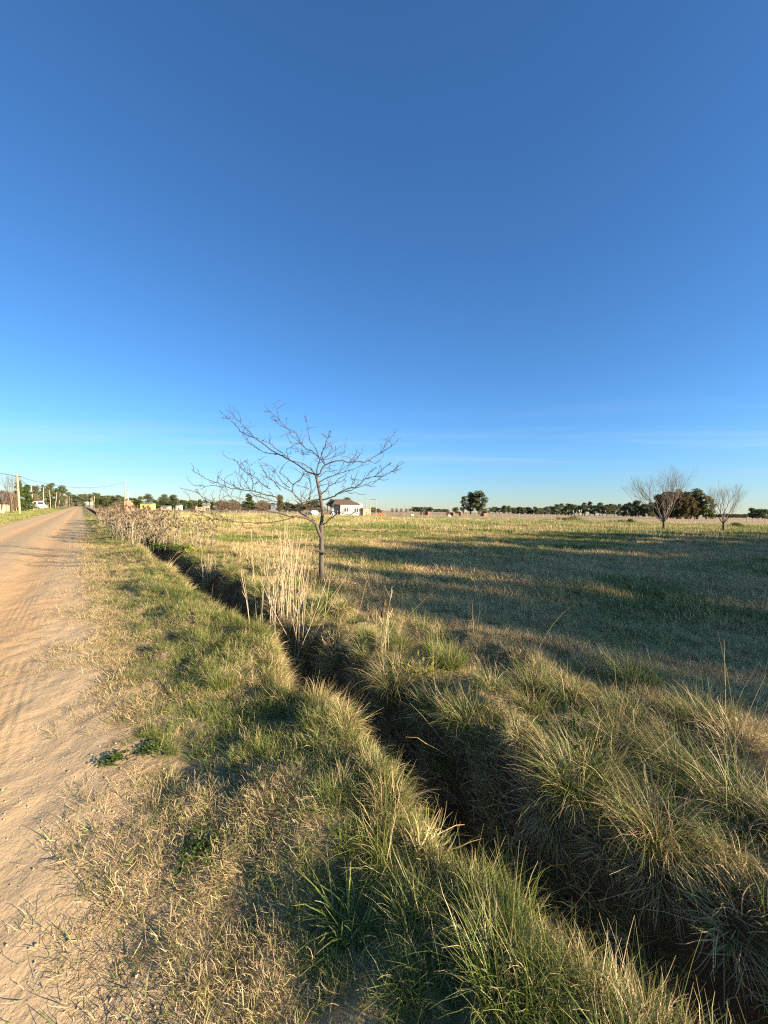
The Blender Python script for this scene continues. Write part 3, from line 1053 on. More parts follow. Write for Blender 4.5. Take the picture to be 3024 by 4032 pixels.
def build_thorn_tree():
    rnd = random.Random(21)
    trunk = MB(); crown = MB()
    base = at_depth(*P('D', 390, 1545), TREE_Y)
    base[2] = gz(base[0], base[1])
    total = 0
    lines = [q for q in TB.strip().split('\n') if q.strip()]
    for li, q in enumerate(lines):
        head, pts = q.split('|')
        cr, r0, r1 = head.split(); r0 = float(r0); r1 = float(r1)
        pp = [P(cr, *map(float, w.split(','))) for w in pts.split()]
        # depth: start at the nearest point already built
        if tree_pts:
            k = min(range(len(tree_pts)), key=lambda i: (tree_pts[i][0] - pp[0][0]) ** 2 + (tree_pts[i][1] - pp[0][1]) ** 2)
            d0 = tree_pts[k][2]
        else:
            d0 = TREE_Y
        slope = 0.0 if li < 2 else rnd.uniform(-0.55, 0.55)
        acc = 0.0; dep = []; prev = pp[0]
        for w in pp:
            acc += math.hypot(w[0] - prev[0], w[1] - prev[1]) / 3.9375 / FPX * TREE_Y
            prev = w
            dep.append(d0 + slope * acc)
        # subdivide with zigzag
        P3 = []; RR = []
        for i in range(len(pp) - 1):
            n = 1 if li < 2 else max(1, int(round(math.hypot(pp[i + 1][0] - pp[i][0], pp[i + 1][1] - pp[i][1]) / 9)))
            for j in range(n):
                f = j / n
                x = pp[i][0] + (pp[i + 1][0] - pp[i][0]) * f; y = pp[i][1] + (pp[i + 1][1] - pp[i][1]) * f
                d = dep[i] + (dep[i + 1] - dep[i]) * f
                if j or (i and li > 2):
                    x += rnd.uniform(-1.5, 1.5); y += rnd.uniform(-1.5, 1.5); d += rnd.uniform(-.015, .015)
                P3.append((x, y, d)); RR.append(r0 + (r1 - r0) * ((i + f) / (len(pp) - 1)) ** 0.8)
        P3.append((pp[-1][0], pp[-1][1], dep[-1])); RR.append(r1)
        tree_pts.extend(P3)
        W = [at_depth(*w) for w in P3]
        if li == 0:
            W[0][2] = gz(W[0][0], W[0][1]) - 0.05
            RR[0] = 0.072
        (trunk if li < 3 else crown).tube([w - base for w in W], [q_ if q_ > 0.02 else q_ * 1.12 for q_ in RR], 8 if li < 3 else 5, 0)
        # thorns and side twigs
        if li >= 2:
            run = 0; side = 1
            for i in range(1, len(W)):
                seg = W[i] - W[i - 1]; L = np.linalg.norm(seg); run += L
                if RR[i] > 0.011 and rnd.random() < 0.75:
                    continue
                dr = seg / (L + 1e-9)
                for _ in range(2):
                    if rnd.random() < 0.55:
                        side = -side
                        o = np.array([rnd.uniform(-1, 1), rnd.uniform(-1, 1), rnd.uniform(-0.8, 1)])
                        o -= dr * o.dot(dr); o /= np.linalg.norm(o) + 1e-9
                        d = dr * rnd.uniform(0.2, 0.8) + o
                        d /= np.linalg.norm(d)
                        p0 = W[i - 1] + seg * rnd.random()
                        ln = rnd.uniform(0.025, 0.075)
                        crown.tube([p0 - base, p0 + d * ln - base], [0.0042, 0.002], 3, 0, 0.5, False)
                if rnd.random() < (0.30 if cr == 'C' else 0.22) and i < len(W) - 1:
                    o = np.array([rnd.uniform(-1, 1), rnd.uniform(-1, 1), rnd.uniform(-0.5, 1)])
                    o -= dr * o.dot(dr); o /= np.linalg.norm(o) + 1e-9
                    d = dr * 0.6 + o; d /= np.linalg.norm(d)
                    p = W[i].copy(); pts2 = [p - base]; nseg = rnd.randint(3, 10)
                    for j in range(nseg):
                        d = d + np.array([rnd.uniform(-.5, .5), rnd.uniform(-.5, .5), rnd.uniform(-.4, .5)])
                        d /= np.linalg.norm(d)
                        p = p + d * rnd.uniform(0.03, 0.06)
                        pts2.append(p - base)
                        if rnd.random() < 0.6:
                            o2 = np.cross(d, np.array([rnd.uniform(-1, 1), rnd.uniform(-1, 1), rnd.uniform(-1, 1)]))
                            o2 /= np.linalg.norm(o2) + 1e-9
                            e = p + (o2 + d * 0.4) * rnd.uniform(0.02, 0.06)
                            crown.tube([p - base, e - base], [0.0028, 0.0012], 3, 0, 0.5, False)
                    crown.tube(pts2, list(np.linspace(0.0058, 0.0032, len(pts2))), 4, 0, 0.5, False)
    # a few branch collars on the trunk
    t = thing('thorn_tree', 'leafless thorny tree with zigzag branches on the bank beyond the ditch', 'tree', base)
    M_TW = simple_mat('thorn_bark', (0.075, 0.058, 0.045), (0.042, 0.033, 0.027), 10, 0.85, 0.4)
    obj('trunk', trunk.mesh('trunk', [M_BARK], True), t)
    obj('crown', crown.mesh('crown', [M_TW], True), t)
    # dark batten tied across the trunk
    m = MB()
    a = at_depth(*P('D', 300, 1150), TREE_Y - 0.09); b = at_depth(*P('D', 458, 1190), TREE_Y - 0.09)
    mid = (a + b) / 2
    m.tube([a - mid, (b - a) * 0.5 + a - mid + np.array([0, 0, 0.004]), b - mid], [0.026, 0.028, 0.026], 6)
    tag(obj('wooden_batten', m.mesh('wooden_batten', [M_DARKWOOD]), None, mid),
        'short dark batten fixed across the trunk of the leafless tree', 'batten')


build_thorn_tree()


# ------------------------------------------------------------------ bare branching trees
def grow(m, rnd, p, d, ln, r, lvl, maxl, spread, upb, tm):
    n = 3
    pts = [p]; dd = d
    for i in range(n):
        dd = dd + np.array([rnd.uniform(-1, 1), rnd.uniform(-1, 1), rnd.uniform(-.6, 1)]) * 0.13 + np.array([0, 0, upb])
        dd = dd / np.linalg.norm(dd)
        pts.append(pts[-1] + dd * ln / n)
    r1 = r * 0.66
    tgt = tm if lvl == 0 else m
    tgt.tube(pts, list(np.linspace(r, r1, n + 1)), 6 if lvl < 2 else 4 if lvl < 4 else 3, 0, rnd.random(), False)
    if lvl >= maxl:
        return
    k = rnd.choice([3, 3, 4]) if lvl < 3 else rnd.choice([2, 3, 3])
    for j in range(k):
        f = 1.0 if j == 0 else rnd.uniform(0.35, 1.0)
        q = pts[min(n, int(math.ceil(f * n)))]
        o = np.array([rnd.uniform(-1, 1), rnd.uniform(-1, 1), rnd.uniform(-.4, .6)])
        o -= dd * o.dot(dd); o /= np.linalg.norm(o) + 1e-9
        sp = spread * rnd.uniform(0.5, 1.2) * (0.5 if j == 0 else 1)
        nd = dd * math.cos(sp) + o * math.sin(sp)
        grow(m, rnd, q, nd / np.linalg.norm(nd), ln * rnd.uniform(0.66, 0.86), r1 * (0.9 if j == 0 else rnd.uniform(0.55, 0.8)),
             lvl + 1, maxl, spread, upb, tm)


def bare_tree_meshes(seed, h, spread, upb, maxl=5, r0=0.1, stems=4, trunk_len=0.22, wide=1.0, mat=None):
    rnd = random.Random(seed)
    tr = MB(); cr = MB()
    top = np.array([rnd.uniform(-.05, .05), 0, h * trunk_len])
    tr.tube([np.array([0, 0, -0.1]), top * 0.5 + np.array([0.03, 0, 0]), top], [r0 * 1.25, r0, r0 * 0.85], 8)
    for i in range(stems):
        az = 2 * math.pi * (i + rnd.uniform(-.3, .3)) / stems
        tilt = (rnd.uniform(0.15, 0.45) if i % 2 else rnd.uniform(0.5, 0.8)) * wide if i else 0.1
        d = np.array([math.sin(tilt) * math.cos(az), math.sin(tilt) * math.sin(az), math.cos(tilt)])
        grow(cr, rnd, top * rnd.uniform(0.75, 1.0), d, h * 0.27, r0 * (0.55 if i % 2 else 0.42), 1, maxl, spread, upb, tr)
    z = max(v[2] for v in cr.v)
    k = h / z
    for mm in (cr, tr):
        mm.v = [(v[0] * k, v[1] * k, v[2] * k) for v in mm.v]
    return tr.mesh('trunk', [M_DBARK], True), cr.mesh('crown', [mat or M_GREYTW], True)


def place_bare(px, base_py, top_py, seed, label, Y=None, group=None, **kw):
    p = ground_at(px, base_py) if Y is None else at_depth(px, 2000, Y)
    p[2] = gz(p[0], p[1])
    top = at_depth(px, top_py, p[1])
    h = top[2] - p[2]
    t = thing('bare_tree', label, 'tree', p, 0.0, group)
    a, b = bare_tree_meshes(seed, h, **kw)
    obj('trunk', a, t); obj('crown', b, t)
    return t, p


place_bare(2612, 2096, 1826, 5, 'wide bare grey tree in the pasture, larger of the two at right', spread=0.5, upb=0.06, maxl=6, r0=0.14, stems=8, wide=1.12, trunk_len=0.2)
place_bare(2848, 2098, 1884, 9, 'slimmer bare grey tree nearest the right edge of the pasture', spread=0.5, upb=0.06, maxl=6, r0=0.13, stems=5, wide=1.1, trunk_len=0.2)
place_bare(45, 2022, 1855, 31, 'leafless roadside tree rising behind the stake fence', Y=62, spread=0.5, upb=0.07, maxl=5, r0=0.13, stems=5, trunk_len=0.3, mat=M_BTWIG)


# ------------------------------------------------------------------ leafy tree kinds (unit: 10 m tall meshes)
def clump(m, rnd, c, rad, n, size, tl, th):
    """leaf faces through a clump's volume, denser at its skin"""
    g = np.random.default_rng(rnd.randint(0, 10 ** 6))
    d = g.normal(0, 1, (n, 3)); d /= np.linalg.norm(d, axis=1)[:, None]
    r = g.random(n) ** 0.45
    pts = np.asarray(c) + d * r[:, None] * np.asarray(rad)
    for p in pts:
        a = g.normal(0, 1, 3); a /= np.linalg.norm(a)
        b = np.cross(a, g.normal(0, 1, 3)); b /= np.linalg.norm(b) + 1e-9
        s = size * g.uniform(0.55, 1.3)
        m.add([p - a * s, p + b * s * 0.5, p + a * s, p - b * s * 0.5], [(0, 1, 2, 3)], 0, float(g.uniform(tl, th)))


def gum_tree(seed, w=0.55, bare=0.3, clumps=16, n=170):
    rnd = random.Random(seed); tr = MB(); cr = MB()
    H = 10.0
    lean = rnd.uniform(-.4, .4)
    main = [np.array([0, 0, -0.2]), np.array([lean * .3, 0, H * .3]), np.array([lean, rnd.uniform(-.3, .3), H * .6]), np.array([lean * 1.5, 0, H * .88])]
    tr.tube(main, [0.26, 0.2, 0.13, 0.05], 6)
    for i in range(clumps):
        f = bare + (1 - bare) * (i + rnd.random()) / clumps
        prof = math.sin(math.pi * min(1, max(0.08, (f - bare * 0.75) / (1 - bare * 0.75)) ** 0.8)) ** 0.7
        rr = H * w * 0.42 * prof
        az = rnd.uniform(0, 6.28)
        c = np.array([lean * f + rr * rnd.uniform(0.3, 1) * math.cos(az), rr * rnd.uniform(0.3, 1) * math.sin(az), H * f * 0.93])
        st_ = main[1] + (main[3] - main[1]) * max(0, (f - 0.35)) * 0.9
        tr.tube([st_, (st_ + c) / 2 + np.array([0, 0, -.15]), c], [0.09, 0.06, 0.03], 4, 0, 0.5, False)
        k = rnd.uniform(0.75, 1.25)
        clump(cr, rnd, c, (1.25 * k * w * 1.7, 1.25 * k * w * 1.7, 0.8 * k), n, 0.26, 0.0, 1.0)
    return tr.mesh('trunk', [M_DBARK]), cr


def dense_tree(seed, w=0.8, n=3600):
    rnd = random.Random(seed); tr = MB(); cr = MB()
    tr.tube([(0, 0, -.2), (0.05, 0, 2.5), (0, 0, 6)], [0.3, 0.24, 0.1], 6)
    for i in range(22):
        f = 0.10 + 0.86 * (i + rnd.random()) / 22
        prof = math.sqrt(max(0.05, 1 - abs(2 * f - 0.95) ** 2.2))
        az = rnd.uniform(0, 6.28); rr = 10 * w * 0.40 * prof * rnd.uniform(0.3, 1)
        clump(cr, rnd, (rr * math.cos(az), rr * math.sin(az), 9.4 * f), (1.5 * w * 1.2, 1.5 * w * 1.2, 1.05), n // 22, 0.30, 0, 1)
    return tr.mesh('trunk', [M_DBARK]), cr


def conifer(seed, w=0.4, n=3800):
    rnd = random.Random(seed); tr = MB(); cr = MB()
    tr.tube([(0, 0, -.2), (0, 0, 5), (0, 0, 9.6)], [0.24, 0.15, 0.03], 6)
    for i in range(26):
        f = 0.06 + 0.92 * (i + rnd.random()) / 26
        rr = 10 * w * 0.5 * (1 - f) ** 0.75
        az = rnd.uniform(0, 6.28); q = rr * rnd.uniform(0.2, 0.95)
        clump(cr, rnd, (q * math.cos(az), q * math.sin(az), 10 * f), (0.5 + rr * 0.4, 0.5 + rr * 0.4, 0.6), n // 26, 0.24, 0, 1)
    return tr.mesh('trunk', [M_DBARK]), cr


def twig_bush(seed, w=0.9, n=2400):
    rnd = random.Random(seed); tr = MB(); cr = MB()
    for i in range(7):
        az = rnd.uniform(0, 6.28); q = w * 10 * 0.3 * rnd.random()
        tr.tube([(q * .2 * math.cos(az), q * .2 * math.sin(az), -.2), (q * .7 * math.cos(az), q * .7 * math.sin(az), 3.5), (q * math.cos(az), q * math.sin(az), 6.8)], [0.13, 0.09, 0.04], 4)
    for i in range(n):
        az = rnd.uniform(0, 6.28); f = rnd.random()
        rad = w * 5 * math.sqrt(max(0, 1 - (2 * f - 1.0) ** 2)) * rnd.random() ** 0.5
        p = np.array([rad * math.cos(az), rad * math.sin(az), 0.4 + 8.2 * f])
        d = np.array([rnd.uniform(-.7, .7) + .5 * math.cos(az), rnd.uniform(-.7, .7) + .5 * math.sin(az), 1.0])
        d /= np.linalg.norm(d)
        e = p + d * rnd.uniform(0.7, 1.7)
        s = np.cross(d, np.array([rnd.uniform(-1, 1), rnd.uniform(-1, 1), 0.2])); s /= np.linalg.norm(s) + 1e-9
        cr.add([p - s * .045, p + s * .045, e + s * .01, e - s * .01], [(0, 1, 2, 3)], 0, rnd.random())
    return tr.mesh('trunk', [M_DBARK]), cr


KIND = {}


def add_kind(key, fn, mat, seeds, **kw):
    KIND[key] = []
    for sd in seeds:
        a, b = fn(sd, **kw)
        xs = [v[0] for v in b.v]; zs = [v[2] for v in b.v]
        KIND[key].append((a, b.mesh('crown', [mat]), max(xs) - min(xs), max(zs)))


add_kind('gum', gum_tree, M_EUC, (1, 2, 3, 4, 5), w=0.6, bare=0.22)
add_kind('tallgum', gum_tree, M_EUC, (11, 12, 13), w=0.42, bare=0.16, clumps=20, n=130)
add_kind('umbrella', gum_tree, M_EUC, (21, 22, 23), w=0.85, bare=0.45, clumps=17, n=230)
add_kind('dense', dense_tree, M_OLIVE, (31, 32, 33), w=0.85)
add_kind('darkdense', dense_tree, M_EUC, (36, 37, 38), w=0.85)
add_kind('conifer', conifer, M_PINE, (41, 42, 43), w=0.5)
add_kind('casuarina', dense_tree, M_CASU, (51, 52, 53), w=0.6, n=3600)
add_kind('twig', twig_bush, M_BTWIG, (61, 62, 63), w=0.9)
_kc = {}


def place_tree(kind, px, hpx, wpx, label, group=None, Y=None, base_h=12.0, name=None, cat='tree', base=None, rz=None, wid=1.15):
    """a tree whose crown spans hpx by wpx photo pixels; its distance follows from a plausible real height"""
    if Y is None:
        Y = base_h * FPX * 3.9375 / hpx
    if base is None:
        p = at_depth(px, 2000, Y)
    else:
        p = np.array(base, float)
    p[2] = gz(p[0], p[1])
    i = _kc.get(kind, 0); _kc[kind] = i + 1
    a, b, w0, h0 = KIND[kind][i % len(KIND[kind])]
    # size seen on the picture plane (per unit of depth)
    h = hpx / 3.9375 / FPX * Y
    w = wid * wpx / 3.9375 / FPX * Y * math.cos(math.atan2(abs(p[0]), p[1])) ** 0.5
    r = random.uniform(0, 6.28) if rz is None else rz
    t = thing(name or {'gum': 'gum_tree', 'tallgum': 'gum_tree', 'umbrella': 'gum_tree', 'dense': 'leafy_tree', 'darkdense': 'leafy_tree',
                       'conifer': 'conifer_tree', 'casuarina': 'casuarina_tree', 'twig': 'bare_bush'}[kind],
              label, cat, p, r, group, (w / w0, w / w0, h / h0))
    obj('trunk', a, t); obj('crown', b, t)
    return t


random.seed(99)
GR = 'distant trees along the right horizon'
LR = 'dark tree in the distant windbreak along the right horizon'


def row(x0, x1, h, kind, step, base_h, label, group, jit=0.14):
    step *= 0.72
    n = max(1, int(round((x1 - x0) / step)))
    for i in range(n):
        x = x0 + (i + 0.5 + random.uniform(-.25, .25)) * (x1 - x0) / n
        hh = h * random.uniform(1 - jit, 1 + jit)
        place_tree(kind, x, hh, step * random.uniform(1.7, 2.3), label, group, Y=base_h * FPX * 3.9375 / h * random.uniform(0.97, 1.03))


LF = 'tiny tree in the far clump left of the big gum trees'
GF = 'far clump of trees at the horizon'
row(1607, 1622, 14, 'gum', 14, 9, LF, GF)
row(1623, 1705, 21, 'darkdense', 13, 11, LF, GF)
row(1707, 1768, 14, 'darkdense', 14, 9, LF, GF)
place_tree('dense', 1795, 27, 40, 'pale rounded bush at the foot of the big gum trees', Y=330)
place_tree('tallgum', 1826, 72, 44, 'leaning left tree of the three big gum trees in the field', Y=300, wid=0.9)
place_tree('tallgum', 1853, 90, 48, 'middle tree of the three big gum trees in the field', Y=304, wid=0.85)
place_tree('tallgum', 1888, 96, 66, 'tallest right tree of the three big gum trees in the field', Y=300)
place_tree('dense', 1908, 17, 30, 'low bush under the right side of the big gum trees', Y=310)
row(1925, 2092, 25, 'gum', 17, 11, LR, GR)
row(1975, 2008, 32, 'gum', 17, 12, LR, GR)
row(2020, 2150, 28, 'darkdense', 19, 11, LR, GR)
row(2150, 2190, 33, 'darkdense', 20, 12, LR, GR)
row(2185, 2250, 44, 'darkdense', 24, 13, LR, GR)
row(2245, 2312, 49, 'gum', 20, 13, LR, GR)
place_tree('tallgum', 2323, 58, 30, 'tall narrow gum standing above the distant windbreak', Y=400)
row(2335, 2430, 50, 'gum', 22, 13, LR, GR)
row(2430, 2465, 45, 'darkdense', 20, 12, LR, GR)
row(2455, 2580, 60, 'darkdense', 26, 14, LR, GR)
GC = 'grove of brown green trees behind the bare trees'
LC = 'brown green casuarina in the dense grove behind the bare trees'
for x, h, w in ((2592, 98, 62), (2628, 112, 62), (2665, 120, 66), (2700, 112, 62), (2738, 100, 60), (2610, 84, 56), (2680, 92, 60), (2720, 84, 56)):
    place_tree('casuarina', x, h, w, LC, GC, Y=random.uniform(205, 225))
place_tree('tallgum', 2745, 124, 62, 'ragged gum with open crown at the right end of the grove', Y=212)
place_tree('dense', 2782, 98, 62, 'rounded olive tree leaning at the right end of the grove', Y=208)
row(2800, 2950, 15, 'darkdense', 26, 8, LR, GR)
row(2950, 3040, 41, 'darkdense', 32, 13, 'dark tree in the clump at the right edge of the horizon', 'clump of trees at the right edge')
# dead trees far beyond the house
for x in (1545, 1562, 1580, 1600):
    place_tree('twig', x, 17, 13, 'faint bare tree on the horizon right of the house', 'faint bare trees on the horizon', Y=420)
# left side
GL = 'trees closing the far end of the road'
LL = 'dark green tree at the far end of the dirt road'
row(262, 345, 50, 'umbrella', 26, 14, LL, GL)
row(340, 475, 50, 'umbrella', 28, 14, LL, GL)
row(190, 330, 26, 'darkdense', 26, 9, 'low bush in front of the trees ending the road', 'low bushes at the end of the road')
for x, h, w, lb in ((382, 42, 34, 'dark conifer right beside the end of the road'), (410, 40, 36, 'bright green conifer hedge tree right of the road end'),
                    (438, 36, 34, 'second bright green conifer right of the road end')):
    place_tree('conifer', x, h, w, lb, Y=190)
place_tree('twig', 470, 34, 52, 'bare brown bush left of the tall right pole', Y=170)
place_tree('twig', 505, 32, 44, 'bare brown bush behind the tall right pole', Y=172)
for x, h, w, lb in ((530, 40, 44, 'dark conifer left of the yellow house'), (552, 34, 34, 'small dark conifer touching the yellow house')):
    place_tree('conifer', x, h, w, lb, Y=200)
place_tree('umbrella', 585, 60, 42, 'tall gum rising behind the yellow house', Y=260)
place_tree('conifer', 612, 36, 30, 'dark conifer right of the yellow house', Y=230)
place_tree('umbrella', 645, 60, 52, 'left of two wide gums right of the yellow house', Y=260)
place_tree('umbrella', 682, 58, 52, 'right of two wide gums right of the yellow house', Y=262)
for x, h, w, lb in ((640, 36, 44, 'green conifer below the left wide gum'), (678, 36, 44, 'green conifer below the right wide gum'),
                    (715, 40, 36, 'pointed conifer left of the small hut'), (748, 28, 36, 'low conifer left of the small hut'),
                    (786, 43, 34, 'dark pointed conifer behind the small hut'), (808, 42, 34, 'taller dark conifer behind the small hut'),
                    (836, 34, 30, 'small conifer right of the small hut')):
    place_tree('conifer', x, h, w, lb, Y=215)
place_tree('twig', 872, 46, 56, 'rounded bare brown tree left of the cypress', Y=200)
place_tree('twig', 915, 48, 60, 'second rounded bare brown tree nearest the cypress', Y=202)
place_tree('conifer', 978, 70, 60, 'broad olive cypress behind the thorn tree', Y=205)
place_tree('twig', 1034, 48, 60, 'bare brown tree right of the broad cypress', Y=205)
place_tree('casuarina', 1100, 70, 34, 'dark brown column shaped cypress behind the thorn tree', Y=205)
for x, h, w, lb in ((1140, 34, 50, 'dark green bush right of the column cypress'), (1180, 36, 52, 'second dark green bush right of the column cypress')):
    place_tree('darkdense', x, h, w, lb, Y=215)
place_tree('umbrella', 1240, 50, 60, 'flat topped gum left of the house roof', Y=215)
place_tree('twig', 1250, 30, 70, 'bare brown bush left of the house', Y=205)
for x, h, w, lb in ((1305, 56, 44, 'gum behind the ridge of the house'), (1340, 54, 40, 'second gum behind the ridge of the house'),
                    (1368, 64, 46, 'tallest gum behind the house')):
    place_tree('umbrella', x, h, w, lb, Y=200)
place_tree('darkdense', 1472, 22, 34, 'small dark bush behind the white goal frame', Y=260)
place_tree('darkdense', 1490, 17, 30, 'second small dark bush behind the white goal frame', Y=262)
row(395, 560, 40, 'dense', 30, 12, 'olive tree in the band of trees behind the teasel stand', 'band of trees behind the teasel stand')
row(600, 840, 30, 'dense', 28, 10, 'olive tree in the band of trees behind the teasel stand', 'band of trees behind the teasel stand')
row(850, 1230, 27, 'dense', 32, 10, 'low olive tree in the band behind the thorn tree', 'band of low trees behind the thorn tree')
# behind the stake fence
for x, h, w, lb in ((8, 92, 70, 'brown bare hedge bush at the left edge behind the stakes'), (40, 84, 66, 'second brown bare hedge bush behind the stakes'),
                    ):
    place_tree('twig', x, h, w, lb, Y=66)
place_tree('twig', 128, 62, 50, 'brown bare bush behind the white van', Y=140)
place_tree('conifer', 72, 122, 60, 'dark pine behind the first leaning pole', Y=74)
place_tree('conifer', 104, 106, 66, 'olive pine beside the first leaning pole', Y=76)
place_tree('darkdense', 145, 90, 50, 'dark bush behind the white van', Y=150)
for x, h, w, lb in ((168, 92, 26, 'narrow gum at the left of the tall roadside group'), (205, 98, 56, 'tallest gum of the roadside group'),
                    (240, 90, 50, 'right gum of the roadside group')):
    place_tree('umbrella', x, h, w, lb, Y=185)
for x, h, w, lb in ((190, 62, 50, 'leafy tree below the roadside gums'), (232, 58, 56, 'second leafy tree below the roadside gums')):
    place_tree('darkdense', x, h, w, lb, Y=176)

# tall trees right of the view whose long shadows cross the pasture
SUN_AZ = R(27)           # behind the right-hand side
SUN_EL = R(14.0)
SUN = np.array([math.cos(SUN_AZ) * math.cos(SUN_EL), -math.sin(SUN_AZ) * math.cos(SUN_EL), math.sin(SUN_EL)])


def shade_tree(gx, gy, dist, h, w, kind, label):
    """a real tree whose crown top throws its shadow tip on (gx, gy)"""
    x = gx + dist * math.cos(SUN_AZ); y = gy - dist * math.sin(SUN_AZ)
    i = _kc.get(kind, 0); _kc[kind] = i + 1
    a, b, w0, h0 = KIND[kind][i % len(KIND[kind])]
    t = thing('shade_tree', label, 'tree', (x, y, gz(x, y)), random.uniform(0, 6), 'tall trees right of the pasture', (w / w0, w / w0, h / h0))
    obj('trunk', a, t); obj('crown', b, t)


for gx, gy, h, w_ in ((-5, 17.5, 12.5, 8), (-1.5, 19.5, 12, 7), (2, 22.5, 13, 8), (5, 25, 13, 7), (8, 28.5, 13, 8), (12, 31.5, 14, 8), (18, 34.5, 14, 8),
                      (25, 37.5, 13, 8), (-2.5, 14.2, 11.5, 6), (1.5, 13.5, 11, 6), (5, 16.5, 12, 6), (9, 21, 12, 7)):
    shade_tree(gx, gy, h / math.tan(SUN_EL), h, w_, 'umbrella' if gy < 18 else 'darkdense', 'tall dense tree beyond the right edge shading the pasture')
# a row of flat crowned trees whose shadow ends along the far bank, so that only tussock tips catch the sun
for s_, t_, h in ((-2.6, 2.7, 11), (-1.0, 2.4, 11), (0.6, 2.8, 12), (2.0, 2.2, 11), (3.6, 2.9, 11.5), (5.0, 2.9, 11), (6.6, 3.2, 12), (8.0, 3.2, 11), (9.6, 3.6, 11.5), (11.2, 4.3, 12)):
    gx, gy = xy(s_, t_)
    shade_tree(gx, gy, h / math.tan(SUN_EL), h, 3.3, 'umbrella', 'slim flat crowned tree beyond the right edge shading the near pasture')


# ------------------------------------------------------------------ utility poles, wires, fences
def pole_pos(px, T):
    u = (px / 3.9375 - 384) / 385.0
    Y = T / (NX * u + NY)
    p = np.array([u * Y, Y, 0.0]); p[2] = gz(p[0], p[1])
    return p


def utility_pole(base, top, label, r=0.12, arm=False, group='timber poles along the left side of the road', mat=None):
    t = thing('utility_pole', label, 'pole', base, 0.0, group)
    d = top - base
    m = MB(); m.tube([np.array([0, 0, -0.2]), d * 0.5, d], [r, r * 0.86, r * 0.7], 8)
    obj('shaft', m.mesh('shaft', [mat or M_POLE], True), t)
    if arm:
        m = MB(); c = d * 0.955
        m.box(c, (1.0, 0.09, 0.11), 0, 0.5); obj('crossarm', m.mesh('crossarm', [M_DARKWOOD]), t)
        for k in (-0.4, 0.0, 0.4):
            m = MB(); q = c + np.array([math.cos(.5) * k, math.sin(.5) * k, 0.12])
            m.blob(q, 0.05, 0.05, 0.09, 0, 0.5, 6, 4); obj('insulator', m.mesh('insulator', [M_METAL]), t)
    return t


tops = {}


def roadside_pole(px_b, T, px_t, py_t, label, key, r=0.11, arm=False):
    b = pole_pos(px_b, T)
    tp = at_depth(px_t, py_t, b[1] + 0.2)
    utility_pole(b, tp, label, r, arm)
    tops[key] = tp


roadside_pole(79, -7.0, 67, 1868, 'thick leaning yellowish pole with crossarm nearest on the left', 'a', 0.16, True)
roadside_pole(133, -8.0, 122, 1908, 'slim leaning pole in front of the white van', 'b', 0.13, True)
roadside_pole(171, -8.0, 171, 1918, 'upright pole right of the white van', 'c', 0.14, True)
roadside_pole(200, -8.0, 195, 1929, 'pole leaning slightly left before the tall gums', 'd', 0.11)
roadside_pole(217.6, -8.0, 224, 1937, 'pole leaning right below the tall gums', 'e', 0.12)
roadside_pole(230.6, -8.0, 237, 1942, 'right leaning pole, sixth along the road', 'f', 0.12)
for cx, ty in ((803, 487), (834, 500), (851, 508), (870, 490), (885, 505), (903, 512), (928, 535), (950, 545)):
    roadside_pole(cx * .3014, -8.2, cx * .3014 + 0.6, 1800 + ty * .3014, 'small far pole in the line beside the road', 'z', 0.12)
# right-hand poles
b = at_depth(490, 2000, 84); b[2] = gz(b[0], b[1])
tpR = at_depth(495, 1891, 84)
utility_pole(b, tpR, 'tall grey pole rising out of the dry teasels', 0.13, False, None)
b = at_depth(504.5, 2000, 108); b[2] = gz(b[0], b[1])
t2 = at_depth(505.5, 1931, 108)
t = utility_pole(b, t2, 'thin white pole beside the brick pillar', 0.10, False, None, M_WHITE)
m = MB(); m.tube([t2 - b, t2 - b + np.array([-0.9, 0, 0.25])], 0.05, 5); obj('bracket', m.mesh('bracket', [M_METAL]), t)
for x, ty in ((358, 1959), (362.5, 1957), (371, 1952)):
    b = at_depth(x, 2000, 200); b[2] = gz(b[0], b[1])
    utility_pole(b, at_depth(x, ty, 200), 'short pole on the right where the road ends', 0.16, False, 'short poles on the right of the road')


def wire(a, b, sag, label, r=0.016, group=None):
    a = np.asarray(a); b = np.asarray(b)
    pts = [a + (b - a) * f - np.array([0, 0, 4 * sag * f * (1 - f)]) for f in np.linspace(0, 1, 17)]
    m = MB(); m.tube([p - a for p in pts], r, 4)
    tag(obj('power_cable', m.mesh('power_cable', [M_WIRE]), None, a), label, 'cable', group)


A = tops['a'] - np.array([0, 0, 0.25])
wire(A, tpR - np.array([0, 0, 0.35]), 1.5, 'long black cable sagging across the road to the tall right pole', 0.022)
wire(A, tops['b'] - np.array([0, 0, 0.2]), 0.35, 'cable between the two nearest left poles', 0.03)
wire(tops['b'] - np.array([0, 0, 0.2]), tops['c'] - np.array([0, 0, 0.2]), 0.4, 'cable running from the second pole to the third', 0.035)
wire(A, at_depth(-260, 1780, 36), 0.3, 'thick cable leaving the nearest left pole to the left', 0.03)


